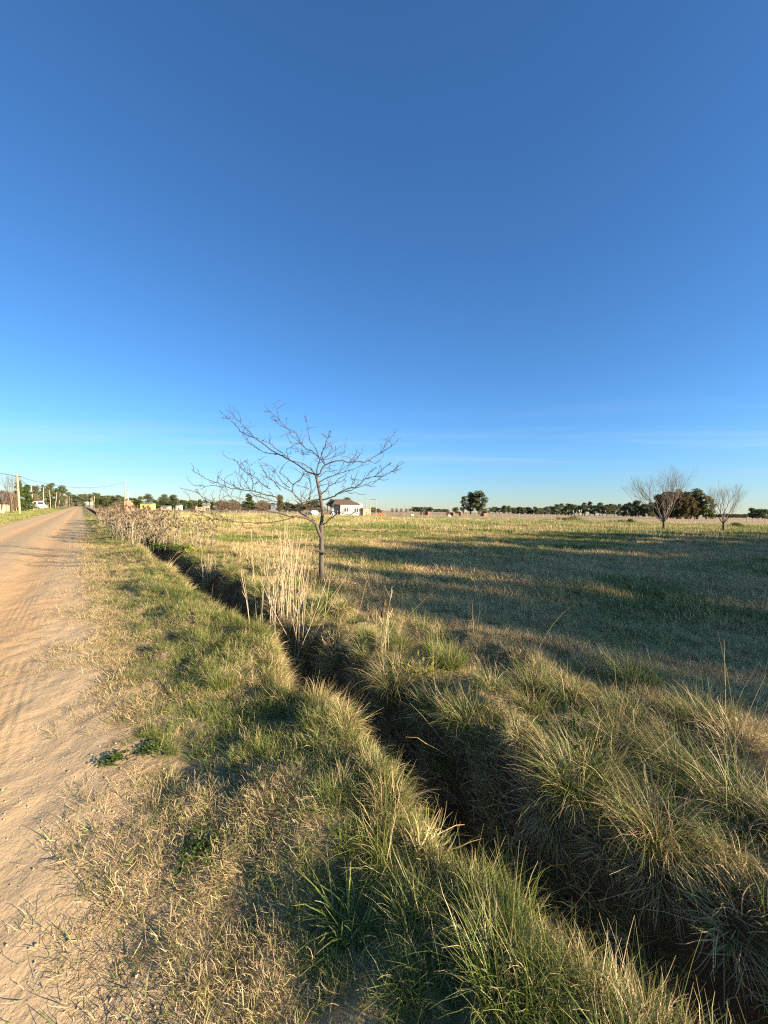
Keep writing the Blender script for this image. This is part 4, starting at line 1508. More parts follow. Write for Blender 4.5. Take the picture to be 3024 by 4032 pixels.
def fence_line(pts, posts, rails, post_h, post_r, name, label, mat, pickets=None, wires=True):
    t = thing(name, label, 'fence', (pts[0][0], pts[0][1], gz(pts[0][0], pts[0][1])))
    o = np.array(t.location)
    pts = [np.array(p, float) for p in pts]
    L = [0]
    for a, b in zip(pts[:-1], pts[1:]):
        L.append(L[-1] + np.linalg.norm(b - a))

    def along(d):
        for i in range(len(pts) - 1):
            if d <= L[i + 1] or i == len(pts) - 2:
                f = (d - L[i]) / (L[i + 1] - L[i]); q = pts[i] + (pts[i + 1] - pts[i]) * f
                return np.array([q[0], q[1], gz(q[0], q[1])])
    rnd = random.Random(len(label))
    tops_ = []
    for i in range(posts):
        p = along(L[-1] * i / (posts - 1)) - o
        h = post_h * rnd.uniform(0.9, 1.1)
        e = p + np.array([rnd.uniform(-.05, .05), rnd.uniform(-.05, .05), h])
        m = MB(); m.tube([p + np.array([0, 0, -.1]), e], [post_r, post_r * 0.9], 5)
        obj('post', m.mesh('post', [mat]), t)
        tops_.append((p, post_h))
    if wires:
        m = MB()
        for k in rails:
            for (a, h), (b, h2) in zip(tops_[:-1], tops_[1:]):
                m.tube([a + np.array([0, 0, k * h]), b + np.array([0, 0, k * h2])], 0.008, 3, 0, 0.5, False)
        obj('wires', m.mesh('wires', [M_METAL]), t)
    if pickets:
        m = MB(); d = 0.0
        while d < L[-1]:
            p = along(d) - o
            h = pickets[1] * rnd.uniform(0.82, 1.12)
            e = p + np.array([rnd.uniform(-.06, .06), rnd.uniform(-.06, .06), h])
            w = rnd.uniform(0.035, 0.055)
            m.tube([p + np.array([0, 0, -.05]), e], [w, w * 0.8], 5)
            d += pickets[0] * rnd.uniform(0.7, 1.3)
        obj('stakes', m.mesh('stakes', [mat]), t)
    return t


def P2(px, Y):
    q = at_depth(px, 2000, Y); return (q[0], q[1])


pa = xy(38.0, -9.4); pb = xy(96.0, -9.6); pc = xy(190.0, -9.6)
fence_line([pa, pb], 12, (0.45, 0.85), 1.25, 0.07, 'stake_fence', 'rough grey stake fence along the green left verge', M_STAKE, (0.42, 1.15))
fence_line([pb, pc], 22, (0.3, 0.6, 0.9), 1.2, 0.07, 'roadside_fence', 'sparse post and wire fence beyond the stake fence', M_STAKE)
fence_line([P2(1090, 88), P2(1560, 94), P2(2000, 98), P2(2500, 106), P2(3060, 116)], 64, (0.3, 0.6, 0.9), 1.35, 0.06, 'wire_fence',
           'long post and wire fence across the far side of the pasture', M_STAKE)
fence_line([P2(560, 96), P2(820, 96), P2(1090, 88)], 20, (0.3, 0.6, 0.9), 1.2, 0.05, 'field_fence',
           'thin wire fence behind the thorn tree branches', M_STAKE)


# ------------------------------------------------------------------ house and small far things
def base_at(px, Y):
    p = at_depth(px, 2000, Y); p[2] = gz(p[0], p[1]); return p


def house():
    Y = 100.0
    L = base_at(1341, Y)                      # near corner between the shaded and the sunny wall
    Rr = base_at(1428, Y + 2.7)
    fx = Rr[0] - L[0]; fy = Rr[1] - L[1]
    W = math.hypot(fx, fy); ang = math.atan2(fy, fx)
    D = 5.4; H = 3.15
    t = thing('white_house', 'small cream rendered house with brown hipped roof beyond the pasture', 'house', L, ang)
    m = MB()
    # local frame: x along the sunny wall, y away from the viewer
    m.box((W / 2, D / 2, H / 2 - 0.2), (W, D, H + 0.4))
    obj('wall', m.mesh('wall', [M_RENDER]), t)
    m = MB(); e = 0.35; rh = 1.3
    x0, x1, y0, y1 = -2.2, W + e - 1.1, -e, D + e
    z = H + 0.01
    vs = [(x0, y0, z), (x1, y0, z), (x1, y1, z), (x0, y1, z), (x0 + 1.7, D / 2, z + rh), (x1 - 2.0, D / 2, z + rh),
          (x0, y0, z - .12), (x1, y0, z - .12), (x1, y1, z - .12), (x0, y1, z - .12)]
    m.add(vs, [(0, 1, 5, 4), (1, 2, 5), (2, 3, 4, 5), (3, 0, 4), (6, 7, 1, 0), (7, 8, 2, 1), (8, 9, 3, 2), (9, 6, 0, 3), (9, 8, 7, 6)])
    rf = obj('roof', m.mesh('roof', [M_TILE]), t)
    m = MB(); m.box((W - 0.45, 1.6, H + 0.22), (0.9, 1.2, 0.4)); m.box((W - 0.45, 1.6, H + 0.45), (1.1, 1.4, 0.06))
    obj('water_tank', m.mesh('water_tank', [M_STAKE]), rf)
    for cx in (1.55, 4.35):
        fr = MB()
        for dx, sz in ((-0.62, (0.08, 0.1, 1.05)), (0.62, (0.08, 0.1, 1.05)), (0.0, (0.07, 0.1, 1.05))):
            fr.box((cx + dx, -0.04, 1.65), sz)
        for dz in (-0.56, 0.56):
            fr.box((cx, -0.045, 1.65 + dz), (1.32, 0.1, 0.07))
        w = obj('window', fr.mesh('window', [M_WHITE]), t)
        gl = MB(); gl.box((cx, -0.01, 1.65), (1.18, 0.04, 1.04)); obj('pane', gl.mesh('pane', [M_DARKGL]), w)
        si = MB(); si.box((cx, -0.09, 1.04), (1.5, 0.18, 0.07)); obj('sill', si.mesh('sill', [M_WHITE]), w)
    # veranda posts and low wall on the shaded side
    m = MB()
    for q in (0.3, 2.4, 4.8):
        m.box((-2.0, q, H / 2), (0.16, 0.16, H - 0.06))
    obj('veranda_post', m.mesh('veranda_post', [M_DARKWOOD]), t)
    m = MB(); m.box((-2.6, 1.0, 0.45), (2.6, 0.2, 0.9)); obj('low_wall', m.mesh('low_wall', [M_SHADOWY]), t)
    # brick lean-to at the right end
    b = base_at(1440, Y + 3)
    t = thing('brick_shed', 'low brown lean-to shed of rough planks beside the house', 'shed', b, ang)
    m = MB()
    for k in range(7):
        m.box((0, 0, 0.16 + k * 0.3), (2.1, 1.6, 0.2))
    for x in (-1, 1):
        m.box((x, -0.82, 1.05), (0.14, 0.14, 2.1))
    obj('wall', m.mesh('wall', [M_STAKE]), t)
    m = MB(); m.box((0.1, 0, 2.22), (2.7, 2.2, 0.1)); obj('roof', m.mesh('roof', [M_DARKWOOD]), t)


house()


def goal_frame():
    Y = 92
    a = base_at(1457, Y); b = base_at(1481, Y)
    ta = at_depth(1457, 1966, Y); tb = at_depth(1481, 1967, Y)
    t = thing('post_frame', 'tall pale frame of two posts and a top bar right of the house', 'frame', a)
    for p, q in ((a, ta), (b, tb)):
        m = MB(); m.tube([p - a, q - a], 0.065, 6); obj('post', m.mesh('post', [M_POLE]), t)
    m = MB(); m.tube([ta - a, tb - a], 0.07, 5); obj('crossbar', m.mesh('crossbar', [M_METAL]), t)
    a = base_at(1441, 112); q = at_depth(1441.5, 1968, 112)
    m = MB(); m.tube([(0, 0, -.1), q - a], 0.11, 6); m.box((q - a) + np.array([0, 0, 0.2]), (0.25, 0.25, 0.5))
    tag(obj('lamp_post', m.mesh('lamp_post', [M_METAL]), None, a), 'single thin grey post between house and pale frame', 'post')


goal_frame()

# orange heap: stacked hollow bricks on two low pallets
b = base_at(1482, 97)
t = thing('brick_heap', 'bright orange heap of stacked clay bricks by the pale frame', 'brick heap', b)
rnd = random.Random(4)
for (ox, w, n, kk) in ((-1.2, 1.5, 2, 0), (1.1, 1.9, 3, 1)):
    m = MB()
    for k in range(n):
        for j in range(6):
            if rnd.random() < 0.72:
                m.box((ox - w / 2 + (j + .5) * w / 6, rnd.uniform(-.1, .1), 0.3 + k * 0.27), (w / 6.4, 0.9, 0.24), 0, rnd.uniform(-.12, .12))
    obj('brick_pile', m.mesh('brick_pile', [M_ORANGE]), t)
m = MB(); m.box((0, 0, 0.08), (4.6, 1.2, 0.14)); obj('pallet', m.mesh('pallet', [M_STAKE]), t)
# rubble and brushwood right of it
b = base_at(1530, 92)
m = MB(); rnd = random.Random(8)
for i in range(46):
    p = np.array([rnd.uniform(-3.2, 3.2), rnd.uniform(-1, 1), 0.0]); d = np.array([rnd.uniform(-1, 1), rnd.uniform(-.5, .5), rnd.uniform(0.1, 0.8)])
    m.tube([p, p + d * rnd.uniform(0.6, 1.9)], [0.06, 0.03], 4)
tag(obj('brushwood_pile', m.mesh('brushwood_pile', [M_GREYTW]), None, b), 'tangled pile of cut branches right of the orange bricks', 'brushwood')
b = base_at(1563, 84)
m = MB()
for pts, r0 in ((((0, 0, 0), (0.9, 0, 0.9), (2.2, .2, 1.6), (4.1, .3, 2.6)), 0.10), (((0.9, 0, 0.9), (1.1, 0.1, 1.8), (1.7, .1, 2.4)), 0.06),
                (((2.2, .2, 1.6), (2.5, 0, 2.3)), 0.04), (((0, 0, 0), (-1.2, .2, 0.8), (-1.5, .3, 1.4)), 0.06)):
    m.tube([np.array(p) for p in pts], list(np.linspace(r0, 0.025, len(pts))), 5)
tag(obj('dead_branch', m.mesh('dead_branch', [M_GREYTW]), None, b), 'pale dead forked branch propped on the wire fence', 'dead branch')

# low brick stacks beyond the fence
for i, (x0, x1, h, redw, lb) in enumerate(((1653, 1693, 1.25, 0.2, 'longest low brick stack with black side, left of the others'),
                                           (1758, 1792, 1.15, 0.22, 'low brick stack with rounded black top behind the white heap'),
                                           (1808, 1821, 0.95, 0.5, 'smallest brick stack, below the big gum trees'),
                                           (1894, 1921, 1.0, 0.6, 'mostly red brick stack right of the big gum trees'))):
    Y = 140
    a = base_at(x0, Y); b = base_at(x1, Y)
    w = b[0] - a[0]
    t = thing('brick_stack', lb, 'brick stack', a, -0.12, 'low brick stacks beyond the fence')
    m = MB()
    wd = w * (1 - redw)
    n = max(2, int(wd / 1.4))
    for k in range(n):
        m.box((wd * (k + .5) / n, 0.9, h / 2 + 0.25), (wd / n * 0.93, 1.6, h))
    m.box((wd / 2, 0.9, h + 0.31), (wd, 1.9, 0.1))
    obj('shaded_side', m.mesh('shaded_side', [M_SHADOWY]), t)  # long side away from the sun, its shade painted as dark brick
    m = MB(); m.box((wd + w * redw / 2 + 0.02, 0.7, h / 2 + 0.2), (w * redw, 1.9, h + 0.05)); m.box((wd + w * redw / 2, 0.7, h + 0.28), (w * redw * .8, 1.4, 0.14))
    obj('red_end', m.mesh('red_end', [M_BRICK]), t)
for x, lb in ((1768, 'small white sack heap before the rounded brick stack'), (1622, 'tiny white sack lying left of the longest brick stack')):
    b = base_at(x, 132)
    m = MB(); m.blob((0, 0, 0.3), 0.32, 0.3, 0.36, 0, .5, 7, 5, .3); m.blob((0.35, 0, 0.25), 0.4, 0.35, 0.3, 0, .5, 7, 5, .3)
    tag(obj('white_sack', m.mesh('white_sack', [M_WHITE]), None, b), lb, 'sack')


# shrubs and pampas clump on the right of the fence
def shrub(px, Y, w, h, label, mat, seed):
    b = base_at(px, Y); rnd = random.Random(seed); m = MB()
    for i in range(9):
        clump(m, rnd, (rnd.uniform(-w / 2, w / 2), rnd.uniform(-.5, .5), h * rnd.uniform(.25, .75)), (w * .2, .5, h * .35), 60, 0.1, 0, 1)
    tag(obj('shrub', m.mesh('shrub', [mat]), None, b), label, 'shrub')


shrub(2228, 84, 4.0, 1.0, 'low green shrub just left of the white plumed pampas', M_OLIVE, 1)
shrub(2256, 84, 3.0, 1.3, 'taller green shrub touching the white plumed pampas', M_OLIVE, 2)
shrub(2452, 72, 4.6, 0.9, 'low dark shrub in the pasture left of the bare trees', M_PINE, 3)
shrub(2484, 74, 1.2, 0.9, 'small round shrub beside the low dark shrub', M_OLIVE, 5)
shrub(2910, 58, 1.6, 0.9, 'small shrub between the second bare tree and the right edge', M_OLIVE, 4)
b = base_at(2280, 86)
t = thing('pampas_grass', 'pampas clump with white plumes before the distant windbreak', 'pampas grass', b)
t['dry'] = 0.5; t['hue'] = 0.5
me = blade_mesh('leaves', [blades(900, 260, 0.5, (0.9, 1.7), (0.1, 0.8), (0.3, 1.6), (0.02, 0.04), 4)], M_TUSS)
o = obj('leaves', me, t); o['dry'] = 0.55; o['hue'] = 0.5
for i, (dx, dz, h) in enumerate(((-1.3, 0.1, 2.5), (-.5, -.05, 2.2), (0.0, 0, 2.6), (.5, .1, 2.7))):
    m = MB(); m.tube([(dx * .3, 0, 0.5), (dx * .8, 0, h - .5)], 0.03, 4); m.blob((dx, 0, h - .3), 0.09, 0.09, 0.34, 0, .5, 7, 5, .3)
    obj('plume', m.mesh('plume', [M_RENDER]), t)


# left background buildings
def far_house(px0, px1, Y, h, wallm, roofm, label, name='house', win=True, rz=0.1, pitched=0.5, cat='house'):
    a = base_at(px0, Y); b = base_at(px1, Y)
    w = np.linalg.norm(b[:2] - a[:2])
    ang = math.atan2(b[1] - a[1], b[0] - a[0])
    t = thing(name, label, cat, a, ang)
    m = MB(); m.box((w / 2, 1.8, h / 2 - .1), (w, 3.6, h + .2)); obj('wall', m.mesh('wall', [wallm]), t)
    m = MB(); e = 0.3; z = h + .01
    vs = [(-e, -e, z), (w + e, -e, z), (w + e, 3.6 + e, z), (-e, 3.6 + e, z), (-e, 1.8, z + pitched), (w + e, 1.8, z + pitched)]
    m.add(vs, [(0, 1, 5, 4), (2, 3, 4, 5), (0, 4, 3), (1, 2, 5), (3, 2, 1, 0)])
    obj('roof', m.mesh('roof', [roofm]), t)
    if win:
        for f in ((0.3, 0.72) if w > 4 else (0.5,)):
            m = MB(); m.box((w * f, -0.03, h * .55), (w * .16, .1, h * .36)); obj('window', m.mesh('window', [M_DARKGL]), t)
    return t


far_house(552, 595, 185, 2.7, M_YELLOW, M_ZINC, 'small yellow house among the trees on the left', 'yellow_house')
far_house(632, 660, 190, 1.5, M_STAKE, M_ZINC, 'low pale building right of the yellow house', 'pale_building', True)
far_house(692, 704, 192, 2.2, M_RENDER, M_ZINC, 'white and blue building between the wide gums and conifer', 'white_building', False)
far_house(1066, 1084, 215, 3.4, M_ZINC, M_ZINC, 'pale bluish building seen through the thorn tree', 'bluish_building', False)
far_house(780, 794, 170, 1.2, M_STAKE, M_RENDER, 'small white shelter left of the raised hut', 'white_shelter', False, cat='shelter')
b = base_at(812, 165)
t = thing('raised_hut', 'small wooden play hut with grey roof on four legs', 'hut', b)
for x in (-1.1, 1.1):
    for y in (-.8, .8):
        m = MB(); m.tube([(x, y, -.1), (x * .85, y, 2.0)], 0.09, 5); obj('leg', m.mesh('leg', [M_STAKE]), t)
m = MB(); m.box((0, 0, 1.9), (2.4, 1.8, 1.1)); obj('cabin', m.mesh('cabin', [M_POLE]), t)
m = MB(); m.add([(-1.5, -1.3, 2.5), (1.5, -1.3, 2.5), (1.5, 1.3, 2.5), (-1.5, 1.3, 2.5), (-1.3, 0, 3.6), (1.3, 0, 3.6)], [(0, 1, 5, 4), (2, 3, 4, 5), (0, 4, 3), (1, 2, 5), (3, 2, 1, 0)])
obj('roof', m.mesh('roof', [M_ZINC]), t)
b = base_at(510, 104)
t = thing('brick_pillar', 'rough red brick pillar rising behind the dry teasels', 'pillar', b, 0.2)
m = MB(); rnd = random.Random(3)
for k in range(9):
    m.box((rnd.uniform(-.04, .04), 0, 0.17 + k * .34), (1.25 - .02 * k, 1.1, .335), 0, rnd.uniform(-.03, .03))
obj('shaft', m.mesh('shaft', [M_BRICK]), t)
m = MB(); m.box((0, 0, 3.12), (1.4, 1.25, .12)); obj('cap', m.mesh('cap', [M_BRICK]), t)
b = base_at(774, 165)
m = MB()
for k in range(6):
    m.box((0, 0, .2 + k * .36), (1.0 - .1 * k, .9, .36), 0, .1 * k)
tag(obj('brick_post', m.mesh('brick_post', [M_BRICK]), None, b), 'short tapering red brick post left of the white shelter', 'brick post')
# white tank, low white trough and cloth left of the house
b = base_at(1236, 96)
m = MB(); m.blob((0, 0, .75), 1.2, .8, .65, 0, .5, 10, 6); m.box((0, 0, .12), (1.8, .9, .26))
tag(obj('white_tank', m.mesh('white_tank', [M_WHITE], True), None, b), 'white rounded tank on the grass left of the house', 'tank')
b = base_at(1216, 97)
m = MB(); m.blob((0, 0, .5), 1.0, .6, .38, 0, .5, 9, 5); m.box((0, 0, .1), (1.5, .7, .22))
tag(obj('pale_tank', m.mesh('pale_tank', [M_RENDER], True), None, b), 'smaller cream tank just left of the white tank', 'tank')
a0 = base_at(1304, 90)
m = MB()
for i in range(6):
    for j in range(5):
        x = i * .16; z = .35 + j * .26
        w = .12 * math.sin(i * 1.3 + j * .7)
        m.add([(x, w, z), (x + .165, .12 * math.sin((i + 1) * 1.3 + j * .7), z), (x + .165, .12 * math.sin((i + 1) * 1.3 + (j + 1) * .7), z + .265), (x, .12 * math.sin(i * 1.3 + (j + 1) * .7), z + .265)], [(0, 1, 2, 3)])
tag(obj('hanging_cloth', m.mesh('hanging_cloth', [M_BLUE]), None, a0), 'blue and white cloth hanging before the house', 'cloth')


# white van behind the stake fence
def van():
    p = pole_pos(140, -16.0)
    p = base_at(141, 112)
    t = thing('white_van', 'white van parked among trees behind the stake fence', 'van', p, R(-12))
    L, W = 5.6, 1.9
    prof = [(-2.8, .45), (-2.8, 1.25), (-2.72, 2.05), (-2.3, 2.2), (1.35, 2.2), (1.95, 1.35), (2.65, 1.15), (2.8, .8), (2.8, .45)]
    m = MB(); n = len(prof)
    vs = [(x, -W / 2, z) for x, z in prof] + [(x, W / 2, z) for x, z in prof]
    fs = [tuple(range(n)), tuple(range(2 * n - 1, n - 1, -1))] + [(i, i + n, (i + 1) % n + n, (i + 1) % n) for i in range(n)]
    m.add(vs, fs); obj('body', m.mesh('body', [M_WHITE]), t)
    for sgn in (-1, 1):
        for x0, x1 in ((-2.5, -1.0), (-.9, .45), (.55, 1.35)):
            m = MB(); m.box(((x0 + x1) / 2, sgn * (W / 2 + .005), 1.72), (x1 - x0, .03, .55)); obj('window', m.mesh('window', [M_DARKGL]), t)
        for x in (-1.8, 1.8):
            m = MB()
            m.tube([(x, sgn * (W / 2 - .18), .36), (x, sgn * (W / 2 + .03), .36)], .36, 14); obj('wheel', m.mesh('wheel', [M_WIRE]), t)
    m = MB(); m.add([(1.40, -.8, 2.12), (1.96, -.8, 1.4), (1.96, .8, 1.4), (1.40, .8, 2.12)], [(0, 1, 2, 3)]); obj('windscreen', m.mesh('windscreen', [M_DARKGL]), t)
    m = MB(); m.box((0, 0, .42), (5.5, 1.8, .12)); obj('sill', m.mesh('sill', [M_WIRE]), t)


van()
b = base_at(10, 52)
m = MB(); m.box((0, 0, .25), (.32, .25, .5)); m.box((0, -.02, .53), (.24, .2, .06))
tag(obj('white_meter_box', m.mesh('white_meter_box', [M_RENDER]), None, b), 'small pale box at the foot of the stake fence, left edge', 'box')

# ------------------------------------------------------------------ teasels
M_TEAS = mat_leaf('dry_teasel', (0.115, 0.098, 0.07), (0.34, 0.285, 0.195), 0.1)
M_THEAD = mat_leaf('teasel_head', (0.045, 0.032, 0.022), (0.12, 0.085, 0.055), 0.0)


def teasel_mesh(seed, h):
    rnd = random.Random(seed); m = MB()

    def head(p, d, k):
        tl = rnd.random()
        m.blob(p + np.array(d) * .03, .018 * k, .018 * k, .036 * k, 1, tl, 6, 4, .25, rnd)
        for j in range(5):
            az = j * 1.26
            m.tube([p - np.array([0, 0, .01]), p + np.array([.055 * math.cos(az), .055 * math.sin(az), .045]) * k], [.004, .001], 3, 1, tl, False)
    bend = np.array([rnd.uniform(-.18, .18), rnd.uniform(-.18, .18), 0])
    pts = [np.array([0, 0, -.03]), np.array([0, 0, h * .4]) + bend * .3, np.array([0, 0, h * .75]) + bend * .7, np.array([0, 0, h]) + bend]
    m.tube(pts, [.013, .011, .008, .005], 4, 0, rnd.uniform(.2, 1), False)
    head(pts[-1], (0, 0, 1), 1.25)
    for i in range(rnd.randint(5, 9)):
        f = rnd.uniform(.35, .92)
        b = np.array([0, 0, h * f]) + bend * f
        az = rnd.uniform(0, 6.28); ln = h * rnd.uniform(.16, .36)
        d = np.array([math.cos(az) * .55, math.sin(az) * .55, .85])
        e = b + d * ln
        mid = (b + e) / 2 + np.array([math.cos(az), math.sin(az), -.4]) * .04
        m.tube([b, mid, e], [.007, .006, .004], 3, 0, rnd.uniform(.1, 1), False)
        head(e, (0, 0, 1), rnd.uniform(.8, 1.2))
        if rnd.random() < .5:
            e2 = mid + np.array([math.cos(az + 1) * .5, math.sin(az + 1) * .5, .9]) * ln * .45
            m.tube([mid, e2], [.005, .003], 3, 0, rnd.uniform(.1, 1), False); head(e2, (0, 0, 1), .8)
    for i in range(4):   # withered leaves on the stem
        f = rnd.uniform(.08, .6); az = rnd.uniform(0, 6.28)
        m.leaf(np.array([0, 0, h * f]) + bend * f, (math.cos(az), math.sin(az), rnd.uniform(-.8, .3)), np.array([0, 0, 1.0]), rnd.uniform(.12, .25), .035, 0, rnd.random())
    return m.mesh('dry_teasel', [M_TEAS, M_THEAD])


TEAS = [teasel_mesh(i, random.uniform(0.95, 1.4)) for i in range(12)]
rnd = random.Random(17); cnt = 0
while cnt < 285:
    s_ = 13.5 + 34 * rnd.random() ** 1.25
    l_, r_ = lips(np.array([s_])); l_ = float(l_[0]); r_ = float(r_[0])
    lo = l_ - 0.75 * sstep(15, 20, s_); hi = r_ + 0.75 + .03 * (s_ - 14)
    t_ = rnd.uniform(lo, hi)
    if s_ < 16.5 and t_ < r_ + .1:
        continue
    if s_ < 19 and l_ < t_ < r_ - .15 and rnd.random() < .8:
        continue
    x, y = xy(s_, t_)
    o = obj('dry_teasel', TEAS[rnd.randrange(len(TEAS))], None, (x, y, gz(x, y)), rnd.uniform(0, 6.28))
    k = rnd.uniform(.8, 1.08)
    if l_ < t_ < r_: k *= 1.3
    o.scale = (k, k, k); o.rotation_euler = (rnd.gauss(0, .07), rnd.gauss(0, .07), rnd.uniform(0, 6.28))
    tag(o, 'brown dry teasel in the dense stand along the ditch by the road', 'teasel', 'dry teasel stand beside the road')
    cnt += 1


# ------------------------------------------------------------------ single plants
M_DOCK = mat_leaf('dock_leaves', (0.03, 0.07, 0.010), (0.10, 0.17, 0.03), 0.3)
M_DOCKY = mat_leaf('yellowing_dock_leaves', (0.16, 0.22, 0.03), (0.42, 0.38, 0.05), 0.3)
M_CLOVER = mat_leaf('clover_leaves', (0.035, 0.065, 0.016), (0.12, 0.16, 0.045), 0.3)
M_STALK = mat_leaf('pale_stalks', (0.30, 0.24, 0.15), (0.56, 0.45, 0.30), 0.1)


def gp(px2, py2):
    """photo position given on the 1659-wide view"""
    return ground_at(px2 * 1.8228, py2 * 1.8228)


def dock(px2, py2, size, n, label, mat=None, up=0.5, seed=1):
    p = gp(px2, py2); rnd = random.Random(seed); m = MB()
    for i in range(n):
        az = rnd.uniform(0, 6.28); q = size * .45 * rnd.random() ** .6
        b = np.array([q * math.cos(az), q * math.sin(az), 0.0]); el = rnd.uniform(.15, 1.2)
        d = np.array([math.cos(az) * math.cos(el), math.sin(az) * math.cos(el), math.sin(el)])
        ln = min(size, .42) * rnd.uniform(.3, .6)
        c = b + d * ln * rnd.uniform(.4, .9)
        m.tube([b, c], [.004, .003], 3, 0, .5, False)
        d2 = d + np.array([0, 0, rnd.uniform(-.9, .2)])
        m.leaf(c, d2, np.array([rnd.uniform(-.3, .3), rnd.uniform(-.3, .3), 1.0]), min(size, .42) * rnd.uniform(.14, .26), min(size, .42) * rnd.uniform(.07, .11), 0, rnd.random(), .12)
    tag(obj('dock_plant', m.mesh('dock_plant', [mat or M_DOCK]), None, p), label, 'weed')


dock(715, 1325, .6, 130, 'leafy green dock plant on the bank beside the pale stalks', None, .5, 1)
dock(910, 1452, .30, 26, 'small yellow green dock plant between two tussocks over the ditch', M_DOCKY, .5, 2)
dock(355, 1182, 1.3, 260, 'big patch of dark green leaves under the teasels', None, .5, 3)
dock(392, 1186, .9, 150, 'bright green leafy weed right of the teasel stand', None, .5, 4)
dock(425, 1192, .7, 90, 'lime yellow leafy weed at the right end of the green patch', M_DOCKY, .5, 5)
dock(1000, 1690, .30, 16, 'dark green weed growing on the shaded ditch floor', None, .5, 6)
dock(1200, 1610, .45, 22, 'broad dark leaves tucked between the right bank tussocks', M_CLOVER, .5, 7)


def clover(px2, py2, w, label, seed):
    p = gp(px2, py2); rnd = random.Random(seed); m = MB()
    for i in range(int(1000 * w)):
        az = rnd.uniform(0, 6.28); q = w * .62 * rnd.random() ** .8 * (1 + .35 * math.sin(3 * az + seed))
        b = np.array([q * math.cos(az), q * math.sin(az), rnd.uniform(.004, .03)])
        for k in range(3):
            a2 = rnd.uniform(0, 6.28)
            m.leaf(b, (math.cos(a2), math.sin(a2), rnd.uniform(-.2, .4)), np.array([rnd.uniform(-.3, .3), rnd.uniform(-.3, .3), 1.0]), .013, .013, 0, rnd.random())
    tag(obj('clover_patch', m.mesh('clover_patch', [M_CLOVER]), None, p), label, 'clover')


clover(450, 1830, .22, 'largest dark green clover patch, in the dry straw near the camera', 1)
clover(325, 1622, .17, 'dark green clover patch beside the road edge, farthest from camera', 2)
clover(245, 1645, .11, 'small clover patch on the road edge left of another', 3)


def stalks(px2, py2, n, h, rad, label, seed, heads=0, lean=.18):
    p = gp(px2, py2); p[2] = gz(p[0], p[1]); rnd = random.Random(seed); m = MB()
    for i in range(n):
        b = np.array([rnd.gauss(0, rad), rnd.gauss(0, rad), -.03])
        d = np.array([rnd.gauss(0, lean), rnd.gauss(0, lean), 1.0])
        if lean > 1:
            d[2] = .35; d /= np.linalg.norm(d)
        hh = h * rnd.uniform(.55, 1.05)
        mid = b + d * hh * .5 + np.array([rnd.gauss(0, .015), rnd.gauss(0, .015), 0]); e = b + d * hh
        m.tube([b, mid, e], [.0042, .0036, .0024], 4, 0, rnd.random(), False)
        for k in range(rnd.randint(0, 3)):
            f = rnd.uniform(.35, .9); az = rnd.uniform(0, 6.28); q = b + (e - b) * f
            m.tube([q, q + np.array([math.cos(az) * .5, math.sin(az) * .5, .9]) * hh * rnd.uniform(.1, .25)], [.003, .0015], 3, 0, rnd.random(), False)
        if i < heads:
            m.blob(e, .022, .022, .04, 1, rnd.random(), 7, 5, .4, rnd)
            for j in range(6):
                az = j * 1.05
                m.tube([e, e + np.array([.05 * math.cos(az), .05 * math.sin(az), .03])], [.003, .001], 3, 1, .7, False)
    return tag(obj('dead_stalks', m.mesh('dead_stalks', [M_STALK, M_THEAD]), None, p), label, 'dead stalks')


stalks(602, 1395, 38, 1.5, .16, 'tall thicket of pale dead stalks standing in the ditch left of the dock plant', 1, 0, .10)
stalks(645, 1385, 14, 1.3, .12, 'thinner pale stalks crossing at the right of the tall thicket', 2, 0, .28)
stalks(452, 1268, 12, .85, .06, 'slim clump of upright dead stalks on the near lip of the ditch', 3, 0, .07)
stalks(828, 1408, 7, .75, .035, 'pair of pale stems topped with brown seed heads on the bank', 4, 3, .09)
stalks(272, 1172, 12, 1.0, .14, 'bleached leaning stalks at the near end of the teasel stand', 5, 0, .42)
stalks(340, 1215, 9, 1.0, .10, 'fallen pale stalks lying across the far part of the ditch', 6, 0, 2.2)
stalks(800, 1560, 7, .55, .10, 'thin dead stems bending over the ditch in the centre', 7, 0, 1.6)
# mullein-like withered stalk left of the trunk
p = gp(682, 1250); p[2] = gz(p[0], p[1])
m = MB(); rnd = random.Random(12)
m.tube([np.array([0, 0, 0]), np.array([-.06, 0, .5]), np.array([-.12, 0, 1.0])], [.012, .009, .004], 5, 0, .3)
for i in range(120):
    f = rnd.random() ** 1.2; az = rnd.uniform(0, 6.28)
    m.leaf(np.array([-.12 * f, 0, f]), (math.cos(az), math.sin(az), rnd.uniform(-1.2, .2)), np.array([0, 0, 1.0]), rnd.uniform(.04, .1) * (1.2 - .7 * f), .03, 0, rnd.random())
tag(obj('withered_stalk', m.mesh('withered_stalk', [M_TEAS]), None, p), 'shaggy withered stalk leaning just left of the tree trunk', 'dead stalk')
# fallen thin branch in the pasture
rnd = random.Random(40)
a = ground_at(1150 + 560 * .3014, 1820 + 945 * .3014); b = ground_at(1150 + 1250 * .3014, 1820 + 985 * .3014)
m = MB(); pts = []
for i in range(14):
    f = i / 13; q = a + (b - a) * f
    q = q + np.array([0, rnd.uniform(-.25, .25), 0]); q[2] = gz(q[0], q[1]) + .22 + rnd.uniform(-.03, .07) + .12 * f
    pts.append(q - a)
m.tube(pts, list(np.linspace(.03, .014, 14)), 5)
for i in range(16):
    q = pts[rnd.randrange(3, 14)]; d = np.array([rnd.uniform(-.5, .6), rnd.uniform(-.3, .3), rnd.uniform(-.1, .35)])
    m.tube([q, q + d * .45], [.014, .006], 3)
tag(obj('fallen_branch', m.mesh('fallen_branch', [M_DARKWOOD]), None, a), 'thin dark fallen branch lying in the pasture right of the tree', 'branch')

# named tussocks
TM = {}


